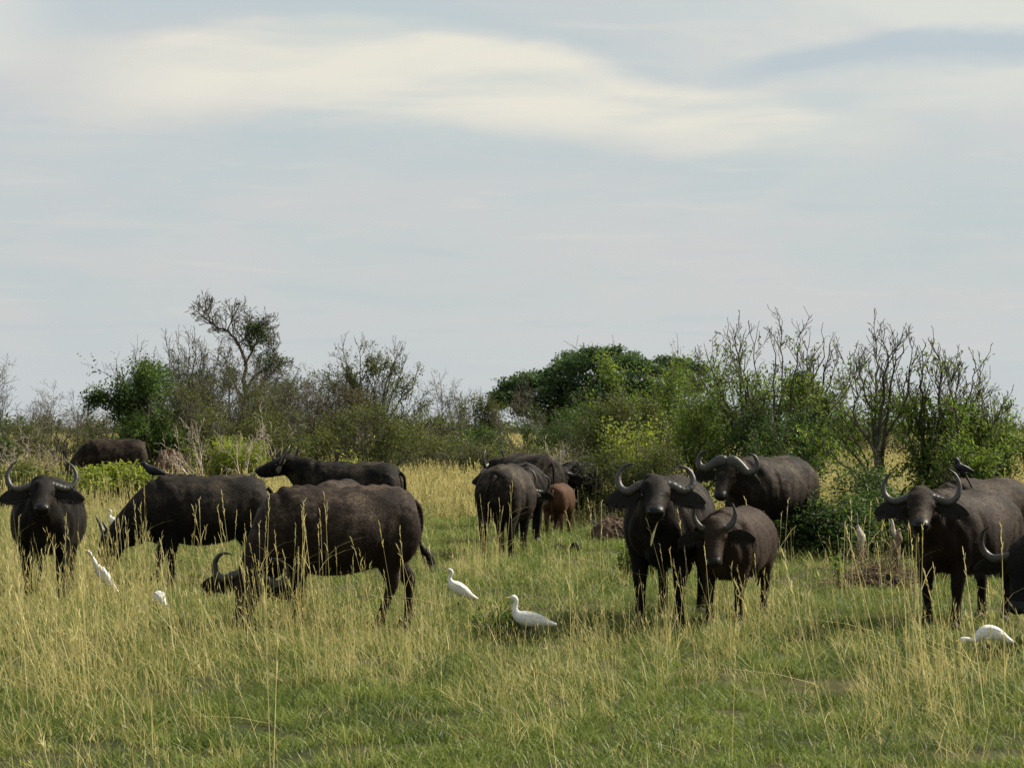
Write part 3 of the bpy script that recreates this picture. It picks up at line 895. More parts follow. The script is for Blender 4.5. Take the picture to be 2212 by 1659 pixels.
stump('short pointed stump with a bleached tip left of the tall splintered one', 1858, 1240,
      [('wood', 'brown_wood', [(1860, 1250, 9, 0), (1859, 1215, 8, 0), (1858, 1195, 8, 0), (1860, 1175, 9, 0), (1860, 1166, 8, 0)]), ('bleached_tip', 'pale_wood', [(1859, 1190, 7, -.005), (1860, 1172, 9, -.005), (1858, 1158, 7, 0), (1854, 1146, 3, 0), (1853, 1141, 1, 0)])], 4)
stump('tall splintered stump with a long upright spike', 1932, 1244,
      [('wood', 'brown_wood', [(1930, 1252, 14, 0), (1931, 1222, 12, 0), (1934, 1196, 11, 0), (1938, 1172, 10, 0), (1941, 1160, 7, 0), (1944, 1150, 2, 0)]), ('spike', 'pale_wood', [(1940, 1178, 6, -.01), (1934, 1163, 6, -.01), (1928, 1146, 4, 0), (1924, 1128, 2.6, 0), (1921, 1108, 1, 0)]),
       ('root', 'brown_wood', [(1936, 1210, 6, -.04), (1942, 1228, 5, -.05), (1946, 1246, 4, -.06)])], 5)


def dung(label, px, py, n, seed):
    rng = np.random.default_rng(seed)
    x, y = gp(px, py)
    parts = []
    for i in range(n):
        c = np.array((rng.normal(0, .10), rng.normal(0, .08), .045 + .07 * rng.uniform() * (i > n / 2)))
        parts.append(ell(c, rng.uniform(.05, .085, 3) * (1, 1, .7)))
    V, Fc = join(parts)
    V = V + rng.normal(0, .003, V.shape)
    o = link_mesh('dung_pile', V, Fc, M['dung'])
    o.location = (x, y, float(gh(x, y)))
    tag(o, label, 'dung')


dung('small dark dung pile on the short turf below the red calf', 1220, 1192, 11, 8)

# ---------------------------------------------------------------- the buffalo herd
W_ = np.array((-0.70711, 0, 0.70711))     # up and forward for a head held in the usual slanting way
G_ = np.array((0.70711, 0, 0.70711))
HORNS = {   # (sideways, up, forward, radius) from the horn base
    'cow': [(.07, .0, 0, .055), (.17, -.03, -.01, .054), (.29, -.05, -.03, .047), (.375, .005, -.04, .040), (.405, .11, -.03, .031), (.365, .215, -.01, .020), (.29, .275, .01, .005)],
    'curl': [(.07, .0, 0, .060), (.17, -.02, -.01, .060), (.275, -.065, -.03, .053), (.355, -.02, -.04, .045), (.375, .075, -.03, .035), (.33, .16, -.01, .024), (.25, .19, .01, .014), (.19, .175, .02, .004)],
    'young': [(.07, .0, 0, .052), (.15, -.015, 0, .052), (.22, .04, -.01, .046), (.262, .14, -.01, .033), (.25, .24, .0, .018), (.235, .29, .01, .004)],
    'bull': [(.0, .045, .015, .075), (.09, .055, .015, .092), (.19, .01, 0, .078), (.30, -.055, -.03, .060), (.395, -.03, -.05, .047), (.43, .06, -.05, .036), (.39, .15, -.03, .024), (.30, .185, 0, .005)],
    'calf': [(.07, .0, 0, .022), (.10, .01, 0, .018), (.12, .04, 0, .004)],
}
pending = []
LX = 0.83                                 # length of the trunk


def head_frame(yaw, pitch, roll):
    y, p, r = map(math.radians, (yaw, pitch, roll))
    f = np.array((math.cos(p) * math.cos(y), math.cos(p) * math.sin(y), math.sin(p)))
    l = np.array((-math.sin(y), math.cos(y), 0.0))
    u = np.cross(f, l)
    l, u = l * math.cos(r) + u * math.sin(r), u * math.cos(r) - l * math.sin(r)
    return np.stack([f, l, u], 1)


def buffalo(name, label, px, hoof_y, heading, size=1.0, head=((1.12, 0, 1.42), 0, -45, 0), horn='cow', coat=(.020, .016, .013), dust=0.5,
            legs=(0, 0, 0, 0), lean=0.0, tail='hang', belly=1.0, voxel=.021, ear_droop=1.0):
    x, y = gp(px, hoof_y)
    turn = math.radians(heading) - math.atan2(x, y)          # heading as seen along the line of sight
    root = thing(name, label, 'buffalo', (x, y, float(gh(x, y))), turn, 'buffalo herd')
    O, yaw, pitch, roll = head
    O = np.array(O, float) - (.09, 0, 0)
    R = head_frame(yaw, pitch, roll)
    H = lambda v: np.asarray(v) @ R.T + O
    rng = np.random.default_rng(len(label) * 7 + int(px))
    b = belly
    P = []
    torso = [(-1.01, 0, 1.06, .09, .12), (-.95, 0, 1.05, .22, .25), (-.80, 0, 1.055, .325, .345), (-.58, 0, 1.05, .375, .39), (-.25, 0, 1.0, .425 * b, .425),
             (.08, 0, .975, .44 * b, .44), (.36, 0, 1.005, .39, .43), (.60, 0, 1.035, .33, .40), (.78, 0, 1.05, .25, .34), (.90, 0, 1.06, .13, .22), (.94, 0, 1.05, .05, .1)]
    P.append(loft(torso, n=24, sub=4, egg=0.10, power=0.92))
    P.append(ell((.28, 0, 1.33), (.36, .13, .11)))                       # withers
    for s in (-1, 1):
        P.append(ell((.50, s * .235, .98), (.19, .13, .36)))             # shoulder
        P.append(ell((-.74, s * .215, .98), (.24, .15, .33)))            # thigh
    P.append(ell((.70, 0, .76), (.2, .13, .2)))
    # legs
    for i, s in ((0, 1), (1, -1)):
        d = legs[i]
        P.append(loft([(.50, s * .21, 1.0, .11, .17), (.49 + d * .05, s * .215, .76, .112, .145), (.50 + d * .3, s * .205, .60, .09, .108), (.52 + d * .6, s * .20, .44, .072, .08), (.515 + d * .66, s * .197, .38, .064, .068),
                       (.52 + d * .82, s * .195, .24, .052, .056), (.525 + d * .92, s * .193, .135, .057, .062), (.55 + d, s * .193, .055, .058, .066), (.57 + d, s * .193, .0, .058, .066)], up=(1, 0, 0), n=14))
    for i, s in ((2, 1), (3, -1)):
        d = legs[i]
        P.append(loft([(-.72, s * .19, 1.08, .13, .25), (-.68 + d * .1, s * .21, .86, .135, .23), (-.68 + d * .3, s * .21, .70, .112, .165), (-.76 + d * .52, s * .205, .575, .08, .108), (-.83 + d * .66, s * .20, .48, .066, .088), (-.82 + d * .75, s * .195, .36, .056, .064),
                       (-.795 + d * .88, s * .19, .22, .051, .056), (-.785 + d * .95, s * .19, .13, .057, .062), (-.76 + d, s * .19, .055, .058, .066), (-.735 + d, s * .19, .0, .058, .066)], up=(1, 0, 0), n=14))
    P = [(v * np.array((LX, 1, 1)), f) for v, f in P]
    # neck
    B = H((0.03, 0, -0.12))
    S0, S1 = np.array((.24, 0, 1.06)), np.array((.50, 0, 1.08))
    mid = S1 * .5 + B * .5
    B0 = B - (B - S1) / np.linalg.norm(B - S1) * .10
    fin = H((0.10, 0, -0.12))
    P.append(loft([(*S0, .24, .36), (*S1, .235, .335), (*mid, .19, .285), (*B0, .135, .195), (*fin, .10, .13)], n=18, sub=5))
    # head
    hd = [(-.135, 0, -.095, .06, .06), (-.10, 0, -.085, .112, .105), (-.02, 0, -.085, .148, .145), (.08, 0, -.092, .152, .153), (.17, 0, -.104, .136, .144), (.27, 0, -.113, .104, .122),
          (.37, 0, -.12, .09, .10), (.45, 0, -.122, .094, .092), (.52, 0, -.124, .09, .080), (.56, 0, -.125, .055, .05)]
    v, f = loft(hd, n=18, sub=4, power=0.9)
    P.append((H(v), f))
    v, f = loft([(.08, 0, -.20, .085, .06), (.28, 0, -.205, .066, .05), (.45, 0, -.20, .062, .036), (.52, 0, -.19, .04, .02)], n=12)
    P.append((H(v), f))
    for s in (-1, 1):
        v, f = ell((.165, s * .112, -.035), (.07, .036, .026))
        P.append((H(v), f))
        v, f = ell((.29, s * .075, -.12), (.10, .035, .045))
        P.append((H(v), f))
        v, f = ell((.03, s * .10, -.07), (.05, .06, .06))
        P.append((H(v), f))
    V, Fc = join(P)
    V = V * size
    body = link_mesh('body', V, Fc, M['coat'], root)
    coat = tuple(v * .50 for v in coat)
    body.color = (*coat, dust)
    md = body.modifiers.new('r', 'REMESH')
    md.mode, md.voxel_size, md.use_smooth_shade = 'VOXEL', voxel * size, True
    md = body.modifiers.new('s', 'SMOOTH')
    md.factor, md.iterations = 0.5, 7
    pending.append((body, V.copy(), size))

    def part(nm, vf, mat, parent=root, col=None):
        v, f = vf
        o = link_mesh(nm, np.asarray(v) * size, f, mat, parent)
        if col:
            o.color = col
        return o
    # horns
    hp = HORNS[horn]
    flat = 0.62 if horn == 'bull' else 0.9
    for s in (-1, 1):
        if horn == 'calf':
            pass
        j = 1 + 0.05 * rng.normal()
        rows = []
        hb = np.array((.045, 0, -.012)) if horn != 'bull' else np.array((.03, 0, .0))
        for (l, w, g, r) in hp:
            q = hb + np.array((0, s * (l * .95 if l > .01 else .006), 0)) + W_ * w * j + G_ * g
            r *= .80 if horn != 'bull' else .95
            kn = 1 + .035 * rng.normal() * (l < .34)                  # growth rings make the base uneven
            r *= kn
            rows.append((*q, r, r * (flat if l < .3 else 0.95)))
        v, f = loft(rows, up=tuple(G_), n=14, sub=6)
        o = part('horn', (H(v), f), M['horn'])
        nr = (len(v)) // 14
        a = o.data.attributes.new('along', 'FLOAT', 'POINT')
        a.data.foreach_set('value', np.repeat(np.linspace(0, 1, nr), 14).astype(np.float32))
    # ears, broad and fringed
    for s in (-1, 1):
        eb = np.array((.095, s * .115, -.10))
        rows = []
        for (l, w, g, r) in [(0, 0, 0, .034), (.06, -.008, -.01, .058), (.12, -.016, -.025, .080), (.20, -.03, -.035, .092), (.28, -.052, -.035, .074), (.345, -.07, -.03, .034), (.365, -.075, -.03, .006)]:
            q = eb + np.array((0, s * l, 0)) + W_ * w * ear_droop + G_ * g
            rows.append((*q, r, .011))
        v, f = loft(rows, up=tuple(G_ * 0.95 - W_ * 0.3), n=12, sub=4)
        fr_v, fr_f = [], []
        for _ in range(60):                                          # hair along the lower edge
            t = rng.uniform(.05, .35)
            q = eb + np.array((0, s * t, 0)) + W_ * (-.05 - .3 * t * 0.5 * ear_droop) + G_ * (-.03)
            n0 = len(v) + len(fr_v)
            e = np.array((rng.normal(0, .01), s * rng.uniform(0, .03), 0)) - W_ * rng.uniform(.05, .10)
            fr_v += [q + np.array((0, .006, 0)), q - np.array((0, .006, 0)), q + e]
            fr_f.append((n0, n0 + 1, n0 + 2))
        v = np.vstack([v, np.array(fr_v)])
        part('ear', (H(v), f + fr_f), M['black_hair'])
    # eyes, wet nose
    for s in (-1, 1):
        v, f = ell((.185, s * .118, -.070), (.027, .024, .024), n=10)
        part('eye', (H(v), f), M['eye'])
    v, f = loft([(.42, 0, -.085, .05, .03), (.47, 0, -.092, .084, .052), (.52, 0, -.10, .088, .060), (.555, 0, -.106, .080, .056), (.572, 0, -.109, .060, .042), (.577, 0, -.113, .03, .02)], n=14, sub=3)
    nose = part('nose', (H(v), f), M['nose'])
    for s in (-1, 1):
        v, f = ell((.560, s * .050, -.085), (.016, .022, .016), n=8)
        part('nostril', (H(v), f), M['eye'], nose)
    # hooves
    for i, (fx, s) in enumerate(((.57, 1), (.57, -1), (-.735, 1), (-.735, -1))):
        cx = fx * LX + legs[i] * LX
        part('hoof', loft([(cx + .010, s * .192, -.01, .064, .078), (cx + .004, s * .192, .035, .060, .070), (cx - .008, s * .192, .055, .05, .055)], up=(1, 0, 0), n=12, sub=3), M['hoof'])
    # tail and its tuft
    if tail == 'hang':
        tp = [(-.97, 0, 1.27, .03, .03), (-1.05, .01, 1.18, .026, .026), (-1.075, .02, .95, .020, .020), (-1.07, .02, .72, .017, .017), (-1.06, .02, .62, .014, .014)]
    elif tail == 'swish':
        tp = [(-.95, 0, 1.28, .032, .032), (-1.02, -.01, 1.20, .030, .030), (-1.05, -.03, 1.05, .025, .025), (-1.03, -.05, .90, .020, .020), (-1.04, -.05, .85, .018, .018)]
    else:
        tp = [(-.96, 0, 1.28, .03, .03), (-1.06, .06, 1.16, .026, .026), (-1.06, .14, .95, .020, .020), (-1.04, .16, .75, .016, .016), (-1.04, .16, .66, .014, .014)]
    tp = [(q[0] * LX, *q[1:]) for q in tp]
    to = part('tail', loft(tp, up=(1, 0, 0), n=10), M['coat'], col=(*coat, 0))
    e = np.array(tp[-1][:3])
    dx = -.11 if tail == 'swish' else 0.0
    tv, tf = loft([(*e, .012, .012), (e[0] + dx * .4, e[1], e[2] - .08, .036, .036), (e[0] + dx, e[1], e[2] - .15, .034, .034), (e[0] + dx * 1.4, e[1], e[2] - .22, .006, .006)], up=(1, 0, 0), n=10)
    sv, sf = [], []
    for _ in range(40):
        q = e + np.array((dx * .5, 0, -.1)) + rng.normal(0, .02, 3)
        d = np.array((dx * .7, 0, -.16)) + rng.normal(0, .035, 3)
        n0 = len(tv) + len(sv)
        sv += [q + (.006, 0, 0), q - (.006, .004, 0), q + d]
        sf.append((n0, n0 + 1, n0 + 2))
    part('tuft', (np.vstack([tv, np.array(sv)]), tf + sf), M['black_hair'], to)
    return root


def bake_bodies():
    dg = bpy.context.evaluated_depsgraph_get()
    rng = np.random.default_rng(5)
    for o, V, size in pending:
        me = bpy.data.meshes.new_from_object(o.evaluated_get(dg))
        o.modifiers.clear()
        old = o.data
        o.data = me
        bpy.data.meshes.remove(old)
        me.name = 'body'
        n = len(me.vertices)
        co = np.empty(n * 3, np.float32)
        no = np.empty(n * 3, np.float32)
        me.vertices.foreach_get('co', co)
        me.vertices.foreach_get('normal', no)
        co, no = co.reshape(-1, 3), no.reshape(-1, 3)
        q = co / size
        # ribs, spine, hollow flank, shoulder and thigh creases, neck folds and muscle relief
        X, Y, Z = q[:, 0] / LX, np.abs(q[:, 1]), q[:, 2]
        G = lambda a, c, w: np.exp(-((a - c) / w) ** 2)
        side_ = np.clip((Y - .18) / .12, 0, 1)
        h = .0035 * np.sin(X * 36 + 2 * np.sin(Z * 5)) * G(X, .02, .33) * G(Z, .98, .26) * side_
        h += .010 * np.sin(X * 28 - Z * 16) * G(X, .74, .16) * (Z > .6)
        h -= .010 * G(X, -.34, .16) * G(Z, 1.18, .14) * side_
        h -= .020 * G(X - .10 * (Z - 1), .27, .045) * G(Z, .98, .28) * side_
        h -= .022 * G(X + .25 * (Z - .9), -.46, .05) * G(Z, .86, .2) * side_
        h += .016 * G(Y, 0, .05) * np.clip((Z - 1.3) / .1, 0, 1) * (1 + .5 * np.sin(X * 40))
        h += .006 * G(X, -.55, .14) * G(Y, .27, .08) * G(Z, 1.30, .07)
        h += .014 * G(X, .45, .06) * G(Z, 1.12, .2) * side_
        h += .004 * np.sin(X * 9 + 1.3) * np.sin(Z * 8 + q[:, 1] * 6) + .002 * np.sin(X * 21 + q[:, 1] * 17) * np.sin(Z * 19)
        h *= np.clip((Z - .45) / .2, 0.15, 1)
        co = co + no * (h * size)[:, None]
        me.vertices.foreach_set('co', co.ravel())
        me.polygons.foreach_set('use_smooth', [True] * len(me.polygons))
        me.update()
        # short coat hair lying back and down over the hide
        k = 7000
        i = rng.integers(0, n, k)
        p, nn = co[i] + rng.normal(0, .004, (k, 3)), no[i]
        d = np.array((-.75, 0, -.65)) + rng.normal(0, .30, (k, 3)) + nn * rng.uniform(.05, .40, k)[:, None]
        back = np.clip((p[:, 2] / size - 1.25) / .2, 0, 1) * np.clip(p[:, 0] / size, 0, 1)
        L = rng.uniform(.018, .038, k) * size * (1 + .9 * back)
        d = d / np.linalg.norm(d, axis=1)[:, None]
        w = np.cross(d, nn)
        w = w / (np.linalg.norm(w, axis=1)[:, None] + 1e-6) * .0032
        V = np.stack([p - w, p + w, p + d * L[:, None]], 1).reshape(-1, 3)
        hm = fast_mesh('coat_hair', V, np.arange(k * 3).reshape(k, 3), 3, M['coat'])
        ho = mesh_obj('coat_hair', hm, o.parent)
        c = o.color
        ho.color = (c[0] * 1.12, c[1] * 1.1, c[2] * 1.05, c[3] * .5)
        ho['kind'] = 'stuff'


BLACK, DARK, BROWN, REDB, GREYB = (.0050, .0048, .0052), (.0085, .0072, .0066), (.026, .0162, .0118), (.120, .058, .030), (.012, .0105, .0092)

buffalo('buffalo', 'black cow facing the camera at the left edge, wide horns curling up', 104, 1298, -96, .97,
        head=((1.0, .02, 1.43), 6, -22, 0), horn='cow', coat=DARK, dust=.25, legs=(.02, -.03, .05, -.05))
buffalo('buffalo', 'dark grey buffalo grazing in profile with a black bird on its back', 440, 1262, 183, 1.0,
        head=((1.30, .02, .70), 8, -66, 0), horn='young', coat=GREYB, dust=.45, legs=(-.02, .22, -.1, .16))
buffalo('buffalo', 'largest brown flanked buffalo grazing with lowered head turned towards the camera and tail flicked', 728, 1358, 190, .99,
        head=((1.00, .27, .62), 66, -52, -10), horn='curl', coat=BROWN, dust=.7, legs=(.0, -.12, .30, -.16), tail='swish', belly=1.05)
buffalo('buffalo', 'black buffalo standing in profile with raised head and one pale upright horn', 762, 1188, 164, 1.0,
        head=((1.20, .0, 1.50), 4, -12, 0), horn='cow', coat=BLACK, dust=.45)
buffalo('buffalo', 'brown back of a young buffalo hidden behind the largest grazing one', 734, 1226, 70, .84,
        head=((1.10, .0, .70), 0, -65, 0), horn='young', coat=(0.0260, 0.0166, 0.0114), dust=.7)
buffalo('buffalo', 'grey buffalo walking away, broad rump and tail towards the camera', 1094, 1204, 78, 1.0,
        head=((1.10, .12, 1.12), 30, -40, 0), horn='cow', coat=(0.0234, 0.0192, 0.0151), dust=.9, legs=(.1, -.1, -.16, .12), tail='side', belly=1.05)
buffalo('buffalo', 'dusty brown buffalo with a dark mud patch behind the broad grey rump', 1142, 1142, 122, 1.07,
        head=((1.05, .2, 1.28), 30, -35, 0), horn='cow', coat=(0.0260, 0.0208, 0.0166), dust=.9)
buffalo('buffalo', 'buffalo with lowered face looking out between the grey rump and the red calf', 1136, 1170, -88, .95,
        head=((1.10, .0, 1.02), 0, -62, 0), horn='cow', coat=DARK, dust=.4)
buffalo('buffalo', 'small reddish brown calf standing with its rump to the camera', 1208, 1154, 78, .68,
        head=((1.05, .15, 1.1), 30, -50, 0), horn='calf', coat=REDB, dust=.25, legs=(.05, -.05, -.06, .06), tail='hang', belly=.95)
buffalo('buffalo', 'black buffalo half hidden in the shade of the bush beyond the red calf', 1246, 1126, -112, .92,
        head=((1.08, .05, 1.24), 30, -45, 0), horn='cow', coat=BLACK, dust=.1)
buffalo('buffalo', 'black cow facing the camera with a grass stem in her mouth and strongly curled horns', 1446, 1344, -102, 1.03,
        head=((1.0, .06, 1.42), 12, -20, 0), horn='curl', coat=DARK, dust=.3, legs=(.02, .03, -.05, .1))
buffalo('buffalo', 'young brown buffalo with short upright horns in front of the bull', 1588, 1350, -108, .81,
        head=((1.04, .06, 1.28), 14, -44, 4), horn='young', coat=(0.044, 0.027, 0.0175), dust=.35, belly=.90, legs=(.03, .0, .1, -.08))
buffalo('buffalo', 'big old bull with a heavy pale horn boss standing against the bush', 1660, 1216, -130, 1.05,
        head=((1.08, .1, 1.34), 26, -40, -6), horn='bull', coat=(0.0156, 0.0125, 0.0099), dust=.75)
buffalo('buffalo', 'tall brown buffalo at the right staring at the camera, ringed horns above spread ears', 2080, 1352, -120, .95,
        head=((1.0, .05, 1.42), 30, -24, 0), horn='cow', coat=BROWN, dust=.55, legs=(.05, -.06, .1, -.1))
buffalo('buffalo', 'brown buffalo behind the staring one with a black bird by its horn', 2122, 1256, -136, .90,
        head=((1.12, .0, 1.12), 36, -48, 0), horn='cow', coat=(0.040, 0.025, 0.0175), dust=.6)
buffalo('buffalo', 'black grazing buffalo cut by the right edge, one curved horn showing', 2432, 1398, -148, 1.0,
        head=((1.18, .1, .90), 46, -58, 0), horn='cow', coat=BLACK, dust=.2)
buffalo('buffalo', 'dark brown young buffalo at the right edge beyond the staring one', 2262, 1240, -110, .80,
        head=((1.10, .0, .9), 0, -55, 0), horn='young', coat=(0.0156, 0.0094, 0.0068), dust=.4)
buffalo('buffalo', 'reddish dark buffalo grazing behind the leafy weeds at far left', 246, 1070, 174, 1.17,
        head=((1.25, .0, .75), 0, -66, 0), horn='young', coat=(0.0177, 0.0104, 0.0068), dust=.5, tail='hang')
bake_bodies()


def mouth_stem():
    """the grass stem that the curled horn cow chews"""
    d = gp(1446, 1344)[1] - 1.22
    rng = np.random.default_rng(4)
    rows = [(*at(px, py, d + dd), w, w * .7) for px, py, dd, w in ((1434, 1096, .03, .004), (1430, 1106, -.03, .005), (1424, 1120, -.05, .005), (1416, 1140, -.05, .006), (1410, 1158, -.04, .011), (1407, 1172, -.03, .008), (1406, 1180, -.03, .002))]
    c = np.array(rows[0][:3])
    v, f = loft(rows, up=(0, 1, .001), n=8, sub=4)
    o = link_mesh('grass_stem', v - c, f, M['straw'])
    o.location = c
    tag(o, 'pale grass stem hanging from the mouth of the curled horn cow', 'grass stem')


mouth_stem()


# ---------------------------------------------------------------- birds
def egret(label, px, y_ground, heading, size, path, head_dir, lift=.16, pitch=0.0):
    x, y = gp(px, y_ground)
    root = thing('egret', label, 'egret', (x, y, float(gh(x, y))), math.radians(heading), 'white egrets in the grass')
    path = np.array(path, float)
    c, t = math.cos(pitch), math.sin(pitch)
    path[:, 0], path[:, 2] = path[:, 0] * c - path[:, 2] * t, path[:, 0] * t + path[:, 2] * c
    path[:, 2] += lift
    v, f = loft([tuple(r) for r in path], up=(0, 1, 0.001), n=14, sub=5)
    link_mesh('body', v * size, f, M['white_feather'], root)
    hp = path[-2, :3]
    hd = np.array(head_dir, float)
    hd /= np.linalg.norm(hd)
    b0 = hp + hd * .012
    rows = [(*(b0), .011, .013), (*(b0 + hd * .03), .008, .010), (*(b0 + hd * .075), .002, .003)]
    v, f = loft(rows, up=(0, 1, .001), n=8, sub=2)
    link_mesh('beak', v * size, f, M['beak'], root)
    for s in (-1, 1):
        c = hp + hd * .008 + np.array((0, s * .0165, .004))
        v, f = ell(c, (.004, .003, .004), n=8)
        link_mesh('eye', v * size, f, M['eye'], root)
        rows = [(-.005, s * .024, lift - .02, .013, .016), (.0, s * .024, lift - .09, .006, .006), (-.01, s * .024, lift - .10, .007, .007), (.005, s * .024, .0, .005, .005), (.05, s * .026, -.002, .004, .003)]
        v, f = loft(rows, up=(1, 0, 0.001), n=8, sub=3)
        link_mesh('leg', v * size, f, M['bird_leg'], root)
        # folded wing over the back
        body = path[1:5]
        rows = [(body[0][0] + .01, s * .012, body[0][2] + .012, .010, .02), (body[1][0], s * .040, body[1][2] + .012, .014, .045), (body[2][0], s * .048, body[2][2] + .008, .013, .05), (body[3][0] - .01, s * .042, body[3][2], .008, .03)]
        v, f = loft(rows, up=(0, 0, 1), n=10, sub=4)
        wing = link_mesh('wing', v * size, f, M['white_feather'], root)
        a, b = np.array(rows[1][:3]), np.array(rows[3][:3])
        for q in range(5):
            t = q / 4
            p0 = a + (b - a) * (.15 + .35 * t) + np.array((0, s * .010, .030 - .060 * t))
            p1 = b + np.array((-.045 + .03 * t, -s * .006, .02 - .045 * t))
            fv, ff = loft([(*p0, .004, .004), (*(p0 * .6 + p1 * .4 + (0, s * .006, 0)), .005, .015), (*(p0 * .15 + p1 * .85), .004, .011), (*p1, .002, .003)], up=(0, 0, 1), n=8, sub=3)
            link_mesh('feather', fv * size, ff, M['white_feather'], wing)
    return root


# paths run tail > body > neck > head: (x, y, z, half height, half width)
UPRIGHT = [(-.24, 0, .02, .012, .02), (-.17, 0, .05, .03, .035), (-.08, 0, .10, .065, .058), (.01, 0, .15, .078, .064), (.07, 0, .19, .06, .052), (.10, 0, .235, .034, .032), (.105, 0, .275, .024, .023), (.085, 0, .315, .021, .02), (.085, 0, .345, .024, .021), (.11, 0, .362, .026, .021), (.135, 0, .355, .012, .011)]
CURVED = [(-.27, 0, .05, .012, .02), (-.20, 0, .065, .03, .035), (-.10, 0, .09, .06, .058), (.0, 0, .105, .072, .064), (.08, 0, .13, .058, .052), (.115, 0, .175, .034, .032), (.118, 0, .22, .024, .023), (.108, 0, .26, .021, .02), (.115, 0, .29, .024, .021), (.138, 0, .303, .026, .021), (.163, 0, .297, .012, .011)]
STRETCH = [(-.25, 0, -.02, .012, .02), (-.18, 0, .02, .03, .035), (-.09, 0, .075, .058, .056), (.0, 0, .135, .066, .060), (.07, 0, .185, .05, .046), (.12, 0, .23, .032, .03), (.16, 0, .275, .023, .022), (.20, 0, .315, .02, .019), (.225, 0, .335, .022, .02), (.25, 0, .345, .024, .02), (.272, 0, .342, .012, .011)]
STOOP = [(-.24, 0, .0, .012, .02), (-.18, 0, .03, .03, .035), (-.09, 0, .075, .06, .058), (.0, 0, .095, .07, .064), (.07, 0, .07, .05, .046), (.11, 0, .035, .030, .028), (.15, 0, .022, .022, .021), (.19, 0, .03, .02, .019), (.215, 0, .03, .022, .02), (.24, 0, .025, .024, .02), (.265, 0, .018, .012, .011)]
HUNCH = [(-.20, 0, .04, .012, .02), (-.14, 0, .06, .03, .035), (-.06, 0, .10, .065, .06), (.02, 0, .13, .07, .062), (.07, 0, .165, .055, .05), (.085, 0, .195, .04, .036), (.08, 0, .22, .026, .025), (.07, 0, .245, .022, .02), (.08, 0, .262, .024, .021), (.105, 0, .268, .025, .021), (.128, 0, .262, .012, .011)]
egret('white egret looking up with stretched neck by the grazing grey head', 214, 1300, 184, .93, STRETCH, (.9, 0, .5), lift=.20, pitch=.30)
egret('white egret nearly sunk in the tall grass, only its hunched back showing', 342, 1330, 120, .85, STOOP, (1, 0, -.3), lift=.12)
egret('small distant white egret behind the neck of the grazing grey buffalo', 246, 1166, 150, .90, UPRIGHT, (1, 0, 0), lift=.17)
egret('upright white egret standing right of the flicked tail with neck drawn in', 990, 1320, 172, .90, UPRIGHT, (.75, .4, -.25), lift=.15)
egret('white egret in the middle of the clearing with bent neck and level back', 1140, 1378, 182, 1.02, CURVED, (1, 0, -.05), lift=.12)
egret('white egret stooping in front of the right edge buffalo with lowered beak', 2134, 1430, 180, .92, STOOP, (1, 0, -.25), lift=.19)


def black_bird(label, p, heading, size, path, tail_pts):
    root = thing('black_bird', label, 'bird', tuple(p), math.radians(heading), 'black birds riding on the herd')
    v, f = loft(path, up=(0, 1, .001), n=12, sub=4)
    link_mesh('body', v * size, f, M['black_feather'], root)
    hp, hq = np.array(path[-2][:3]), np.array(path[-1][:3])
    d = (hq - hp) / np.linalg.norm(hq - hp)
    v, f = loft([(*(hq - d * .006), .008, .009), (*(hq + d * .016), .005, .006), (*(hq + d * .038), .0015, .002)], up=(0, 1, .001), n=8, sub=2)
    link_mesh('beak', v * size, f, M['nose'], root)
    v, f = loft(tail_pts, up=(0, 1, .001), n=8, sub=3)
    link_mesh('tail', v * size, f, M['black_feather'], root)
    for s in (-1, 1):
        v, f = loft([(0, s * .02, .045, .006, .006), (.005, s * .022, .0, .003, .003), (.03, s * .022, -.004, .003, .003)], up=(1, 0, .001), n=6, sub=2)
        link_mesh('leg', v * size, f, M['bird_leg'], root)
        v, f = loft([(.04, s * .03, .10, .02, .006), (-.02, s * .034, .09, .032, .007), (-.09, s * .026, .065, .022, .006), (-.14, s * .012, .05, .006, .004)], up=(0, 1, .001), n=8, sub=3)
        link_mesh('wing', v * size, f, M['black_feather'], root)


B_PATH = [(-.09, 0, .06, .018, .02), (-.04, 0, .075, .036, .036), (.02, 0, .095, .042, .038), (.06, 0, .125, .03, .028), (.085, 0, .15, .026, .024), (.105, 0, .155, .018, .017), (.116, 0, .153, .009, .009)]
B_TAIL = [(-.07, 0, .065, .008, .02), (-.15, 0, .055, .005, .022), (-.24, 0, .05, .004, .026)]
p = at(330, 1022, gp(442, 1262)[1])
black_bird('black bird perched on the back of the grazing grey buffalo', (p[0], p[1], p[2] - .085), 176, 1.35, B_PATH, B_TAIL)
p = at(2072, 1020, gp(2110, 1262)[1])
B2 = [(-.06, 0, .0, .018, .02), (-.035, 0, .04, .034, .036), (-.005, 0, .09, .040, .038), (.012, 0, .13, .03, .028), (.025, 0, .16, .026, .024), (.043, 0, .168, .018, .017), (.055, 0, .167, .009, .009)]
black_bird('black bird clinging beside the horn of the hidden brown buffalo', (p[0], p[1], p[2] - .06), 180, 1.35, B2, [(-.05, 0, .03, .01, .02), (-.10, 0, -.06, .007, .022), (-.15, 0, -.16, .005, .026)])
